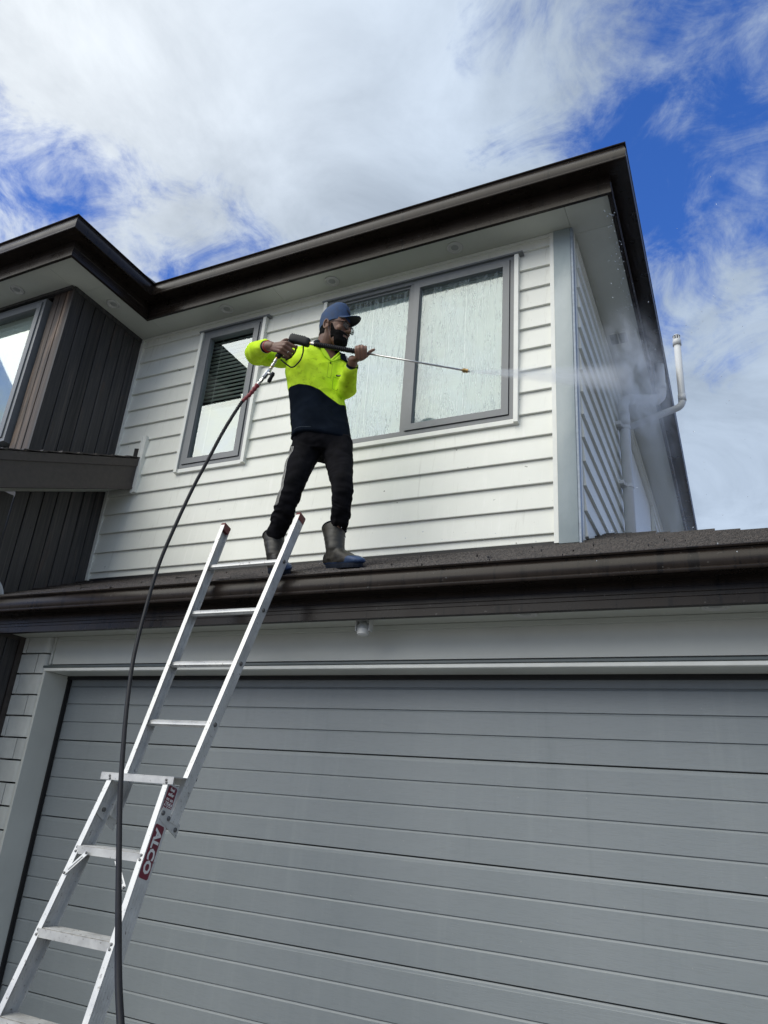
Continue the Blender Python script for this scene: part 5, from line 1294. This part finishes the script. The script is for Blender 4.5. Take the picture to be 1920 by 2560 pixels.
grip_pts = [(-2.0956, 2.809, 2.3969), (-2.1388, 2.8066, 2.3537), (-2.178, 2.8061, 2.3109), (-2.1835, 2.806, 2.303)]
m_ = MB(); m_.tube(grip_pts, [.019, .0165, .016, .012], 16, sx=1.15); ch(m_.build('pistol_grip', M['gun_black'], None, True), gun)
guard = [(-2.0300, 2.826, 2.376), (-2.0335, 2.8365, 2.350), (-2.0362, 2.8438, 2.3302), (-2.0529, 2.8548, 2.2903), (-2.0897, 2.8572, 2.2571), (-2.1087, 2.8511, 2.2493), (-2.136, 2.8345, 2.2687), (-2.1654, 2.8196, 2.2953)]
m_ = MB(); m_.tube(smooth_path(guard, .02, 3), .0042, 10); ch(m_.build('trigger_guard', M['gun_black'], None, True), gun)
m_ = MB(); m_.tube([(-2.0708, 2.8236, 2.3720), (-2.0850, 2.8320, 2.3351), (-2.1100, 2.8360, 2.3077), (-2.1400, 2.8300, 2.2920)], [.006, .005, .005, .0045], 10); ch(m_.build('trigger', M['gun_black'], None, True), gun)
m_ = MB(); m_.tube([gp(.112), gp(.124)], .0085, 6); ch(m_.build('brass_nut', M['brass']), gun)
m_ = MB(); m_.tube([gp(.122), gp(.124), gp(.146)], [.007, .010, .010], 14); ch(m_.build('steel_collar', M['steel']), gun)
m_ = MB(); pts = []; rad = []
n = 44
for i in range(n + 1):
    t = .144 + (.395 - .144) * i / n; pts.append(gp(t)); rad.append(.0158 if i % 2 else .0118)
rad[0] = .012; rad[1] = .0145; m_.tube(pts, rad, 16); slv = ch(m_.build('ribbed_sleeve', M['gun_black']), gun)
m_ = MB(); m_.tube([gp(.390), gp(GL - .028)], .0052, 12); ch(m_.build('lance', M['steel'], None, True), gun)
m_ = MB(); m_.tube([gp(GL - .034), gp(GL - .032), gp(GL - .018), gp(GL - .016), gp(GL - .006), gp(GL - .004)], [.008, .0118, .0118, .0098, .0118, .009], 14); noz = ch(m_.build('brass_coupler', M['brass']), gun)
m_ = MB(); m_.tube([gp(GL - .004), gp(GL + .006), gp(GL + .007)], [.0062, .0062, .004], 10); m_.build('nozzle_tip', M['white_plastic'], noz)
# hose fittings: swivel, valve
cp = [Vector(p) for p in ((-2.1785, 2.8059, 2.3074), (-2.2092, 2.8066, 2.2482), (-2.2412, 2.8019, 2.1961), (-2.2832, 2.7895, 2.1231), (-2.3167, 2.7838, 2.0714), (-2.351, 2.773, 2.0302))]
def along(P, s):
    L_ = [0]; 
    for a, b in zip(P, P[1:]): L_.append(L_[-1] + (b - a).length)
    s *= L_[-1]
    for i in range(len(P) - 1):
        if s <= L_[i + 1] or i == len(P) - 2: return P[i].lerp(P[i + 1], (s - L_[i]) / (L_[i + 1] - L_[i]))
def cyl(s0, s1, r, mat, name, seg=14, rr=None):
    m_ = MB(); a, b = along(cp, s0), along(cp, s1); m_.tube([a, a.lerp(b, .08), a.lerp(b, .92), b], [r * .88, r, r, r * .88] if not rr else rr, seg); o = m_.build(name, M[mat]); autosmooth(o, 30); return ch(o, gun)
cyl(.0, .05, .0088, 'brass', 'brass_nut', 6); cyl(.045, .11, .0105, 'steel', 'swivel', 16); cyl(.11, .15, .0085, 'steel', 'swivel'); cyl(.145, .20, .0115, 'steel', 'swivel', 16); cyl(.20, .27, .0078, 'brass', 'spigot'); cyl(.22, .245, .0105, 'steel', 'swivel')
vb = cyl(.26, .45, .0135, 'steel', 'valve_body', 8); cyl(.44, .50, .0090, 'steel', 'spigot'); cyl(.49, .54, .0120, 'steel', 'hose_coupler', 6); cyl(.54, .575, .0085, 'steel', 'spigot'); cyl(.565, .62, .0125, 'steel', 'hose_coupler', 16)
va, vb_ = Vector((-2.2317, 2.8007, 2.2093)), Vector((-2.2022, 2.8032, 2.1935))
m_ = MB(); m_.tube([va, vb_], .0085, 12); m_.build('valve_stem', M['steel'], vb, True)
hd_ = Vector((-2.1828, 2.7954, 2.1985)); he_ = Vector((-2.2143, 2.8031, 2.1435)); m_ = MB(); m_.tube([hd_, hd_.lerp(he_, .2), hd_.lerp(he_, .5), hd_.lerp(he_, .8), he_], [.0085, .0135, .0105, .0130, .0085], 10, sx=.8); m_.build('valve_handle', M['gun_black'], vb, True)
# hose with red bend sleeve
hose_pts = [cp[3].lerp(cp[4], .3), cp[4], cp[5], (-2.399, 2.72, 1.827), (-2.437, 2.68, 1.63), (-2.472, 2.65, 1.469), (-2.496, 2.60, 1.238), (-2.516, 2.56, 1.013), (-2.484, 2.50, 0.773), (-2.398, 2.40, 0.524), (-2.282, 2.30, 0.304), (-2.106, 2.15, 0.109), (-1.929, 2.0, -0.053), (-1.742, 1.85, -0.215), (-1.562, 1.70, -0.34), (-1.39, 1.55, -0.43), (-1.20, 1.42, -0.62), (-1.10, 1.36, -0.95), (-1.02, 1.40, -1.35), (-0.80, 1.30, GZ + .012), (-0.3, 1.0, GZ + .010), (0.6, 1.2, GZ + .010), (1.6, 0.4, GZ + .010)]
hs = emp('hose', (-1.02, 1.40, GZ), label='long black hose hanging from the gun in front of the ladder', category='hose')
hb = limb(hose_pts, [.0092] * 4 + [.0090] * (len(hose_pts) - 4), 12, 8); ch(hb.build('hose_tube', M['hose'], None, True), hs)
m_ = MB(); pts, rad = [], []
for i in range(23):
    t = .60 + .40 * i / 22; pts.append(along(cp, t)); rad.append((.0150 if (i % 4) in (1, 2) else .0118) * (1 - .012 * i))
m_.tube(pts, rad, 16); ch(m_.build('bend_sleeve', M['red_rubber'], None, True), hs)

# ------------------------------------------------------------------ water: fan of spray, drifting mist, flying drops
def vol_mat(name, dens, scale, thresh, falloff, offset=(0, 0, 0), stretch=(1, 1, 1)):
    m = bpy.data.materials.new(name); m.use_nodes = True; t = m.node_tree; N = t.nodes; L = t.links
    for n_ in list(N): N.remove(n_)
    out = N.new('ShaderNodeOutputMaterial'); v = N.new('ShaderNodeVolumePrincipled'); v.inputs['Color'].default_value = (0.93, 0.95, 0.98, 1); v.inputs['Anisotropy'].default_value = 0.25
    tc = N.new('ShaderNodeTexCoord'); mp = N.new('ShaderNodeMapping'); mp.inputs['Scale'].default_value = stretch; mp.inputs['Location'].default_value = offset
    L.new(tc.outputs['Object'], mp.inputs[0]); nz = N.new('ShaderNodeTexNoise'); nz.inputs['Scale'].default_value = scale; nz.inputs['Detail'].default_value = 4; nz.inputs['Roughness'].default_value = .6; nz.inputs['Distortion'].default_value = .5
    L.new(mp.outputs[0], nz.inputs['Vector'])
    r = N.new('ShaderNodeMapRange'); r.interpolation_type = 'SMOOTHSTEP'; L.new(nz.outputs[0], r.inputs[0]); r.inputs[1].default_value = thresh[0]; r.inputs[2].default_value = thresh[1]; r.inputs[3].default_value = thresh[2] if len(thresh) > 2 else 0.0
    L.new(v.outputs[0], out.inputs['Volume'])
    f = falloff(N, L, tc)
    mu = N.new('ShaderNodeMath'); mu.operation = 'MULTIPLY'; L.new(r.outputs[0], mu.inputs[0]); L.new(f, mu.inputs[1])
    m2 = N.new('ShaderNodeMath'); m2.operation = 'MULTIPLY'; L.new(mu.outputs[0], m2.inputs[0]); m2.inputs[1].default_value = dens
    L.new(m2.outputs[0], v.inputs['Density']); return m
def ball_fall(N, L, tc):       # the object is a unit ball scaled: dense core, soft rim
    ln = N.new('ShaderNodeVectorMath'); ln.operation = 'LENGTH'; L.new(tc.outputs['Object'], ln.inputs[0])
    r = N.new('ShaderNodeMapRange'); r.interpolation_type = 'SMOOTHSTEP'; L.new(ln.outputs['Value'], r.inputs[0]); r.inputs[1].default_value = 1.0; r.inputs[2].default_value = 0.15; return r.outputs[0]
def cone_fall(N, L, tc):       # local x runs 0..1 down the jet, y and z are unit radii
    s = N.new('ShaderNodeSeparateXYZ'); L.new(tc.outputs['Object'], s.inputs[0])
    def mt(op, a, b=None):
        q = N.new('ShaderNodeMath'); q.operation = op
        for i, vv in enumerate((a, b)):
            if vv is None: continue
            if isinstance(vv, (int, float)): q.inputs[i].default_value = vv
            else: L.new(vv, q.inputs[i])
        return q.outputs[0]
    x = s.outputs[0]; rad = mt('ADD', mt('MULTIPLY', x, 0.92), 0.08)
    rr = mt('DIVIDE', mt('POWER', mt('ADD', mt('POWER', s.outputs[1], 2), mt('POWER', s.outputs[2], 2)), .5), rad)
    k = N.new('ShaderNodeMapRange'); k.interpolation_type = 'SMOOTHSTEP'; L.new(rr, k.inputs[0]); k.inputs[1].default_value = 1.0; k.inputs[2].default_value = .35
    thin = mt('DIVIDE', 0.16, mt('ADD', x, 0.12)); e = N.new('ShaderNodeMapRange'); e.interpolation_type = 'SMOOTHSTEP'; L.new(x, e.inputs[0]); e.inputs[1].default_value = 1.0; e.inputs[2].default_value = .8
    return mt('MULTIPLY', mt('MULTIPLY', k.outputs[0], thin), e.outputs[0])
tip = G1 + GD * .008; tgt = Vector((-0.335, 3.66, 2.30))
jd = (tgt - tip); JL = jd.length; jd.normalize(); ju = Vector((0, 0, 1)); ju = (ju - jd * ju.dot(jd)).normalized(); js = jd.cross(ju)
m_ = MB(); R_ = []
for i in range(9):
    x = i / 8; r = .08 + .92 * x; R_.append([Vector((x, r * cos(2 * pi * j / 20), r * sin(2 * pi * j / 20))) for j in range(20)])
m_.ring(R_)
sp = m_.build('water_spray', vol_mat('spray_droplets', 48.0, 2.0, (.30, .62, .35), cone_fall, stretch=(1.2, 3.0, 3.0)), None)
sp.matrix_world = frame(tip, jd * JL, js * 0.09, ju * 0.125)
sp['kind'] = 'stuff'; sp['label'] = 'white fan of water spray leaving the lance nozzle'; sp['category'] = 'spray'
def blob(c, r, dens, scale, th, name='mist', off=(0, 0, 0)):
    e_ = ellipsoid((0, 0, 0), (1, 1, 1), None, 24, 14); o = e_.build('water_mist', vol_mat('mist_' + name, dens, scale, th, ball_fall, off), None)
    o.location = c; o.scale = r; o['kind'] = 'stuff'; o['label'] = {'near': 'soft white mist hanging round the downpipe elbow', 'far': 'thin mist far along the side wall towards the back', 'wisps': 'dense white wisps of mist just past the grey corner post'}[name]; o['category'] = 'mist'; o['group'] = 'mist beside the side wall'; return o
blob((-0.40, 5.00, 2.95), (0.34, 1.35, 0.40), 1.0, 3.4, (.40, .66), 'near', (1, 2, 3))
blob((-0.42, 6.60, 2.45), (0.30, 2.3, 1.05), 0.40, 2.4, (.34, .72, .05), 'far', (5, 1, 0))
blob((-0.42, 4.50, 2.80), (0.26, 0.95, 0.15), 10.0, 3.6, (.42, .62), 'wisps', (2, 7, 1))
# drops
dr = MB(); rnd = random.Random(3)
ico = bmesh.new(); bmesh.ops.create_icosphere(ico, subdivisions=1, radius=1.0); ico.verts.index_update(); IV = [v.co.copy() for v in ico.verts]; IF = [[v.index for v in f.verts] for f in ico.faces]; ico.free()
def drop(p, r): s_ = rnd.uniform(.8, 1.5); dr.add([Vector(p) + Vector((v.x * r, v.y * r, v.z * r * s_)) for v in IV], IF)
for i in range(95):
    t = rnd.random() ** 1.5; drop((-0.44 + rnd.gauss(0, .018), 3.60 + 1.9 * t, 3.56 - .25 * t * rnd.random() - .05 * rnd.random()), rnd.uniform(.0018, .0048))
for i in range(90): drop((rnd.uniform(-0.6, 0.25), rnd.uniform(3.4, 5.0), rnd.uniform(2.0, 3.5)), rnd.uniform(.0015, .0034))
for i in range(26): drop((rnd.uniform(-2.0, 0.3), rnd.uniform(2.90, 2.95), rnd.uniform(.9, 1.4)), rnd.uniform(.0012, .0026))
for i in range(60):
    t = rnd.random(); p = tip.lerp(tgt, t); drop(p + Vector((rnd.gauss(0, .05) * t, rnd.gauss(0, .05) * t, rnd.gauss(0, .07) * t)), rnd.uniform(.0010, .0022))
wm = bpy.data.materials.new('water_drop'); wn = NT(wm); wn.base((0.85, 0.9, 0.95)); wn.rough(0.05); wn.p.inputs['Transmission Weight'].default_value = 0.4; wn.p.inputs['IOR'].default_value = 1.33
o = dr.build('water_drops', wm, None, True); o['kind'] = 'stuff'; o['label'] = 'flying water drops under the right hand eave'; o['category'] = 'water drops'
# hanging drops and wet beads along the lower gutter lip
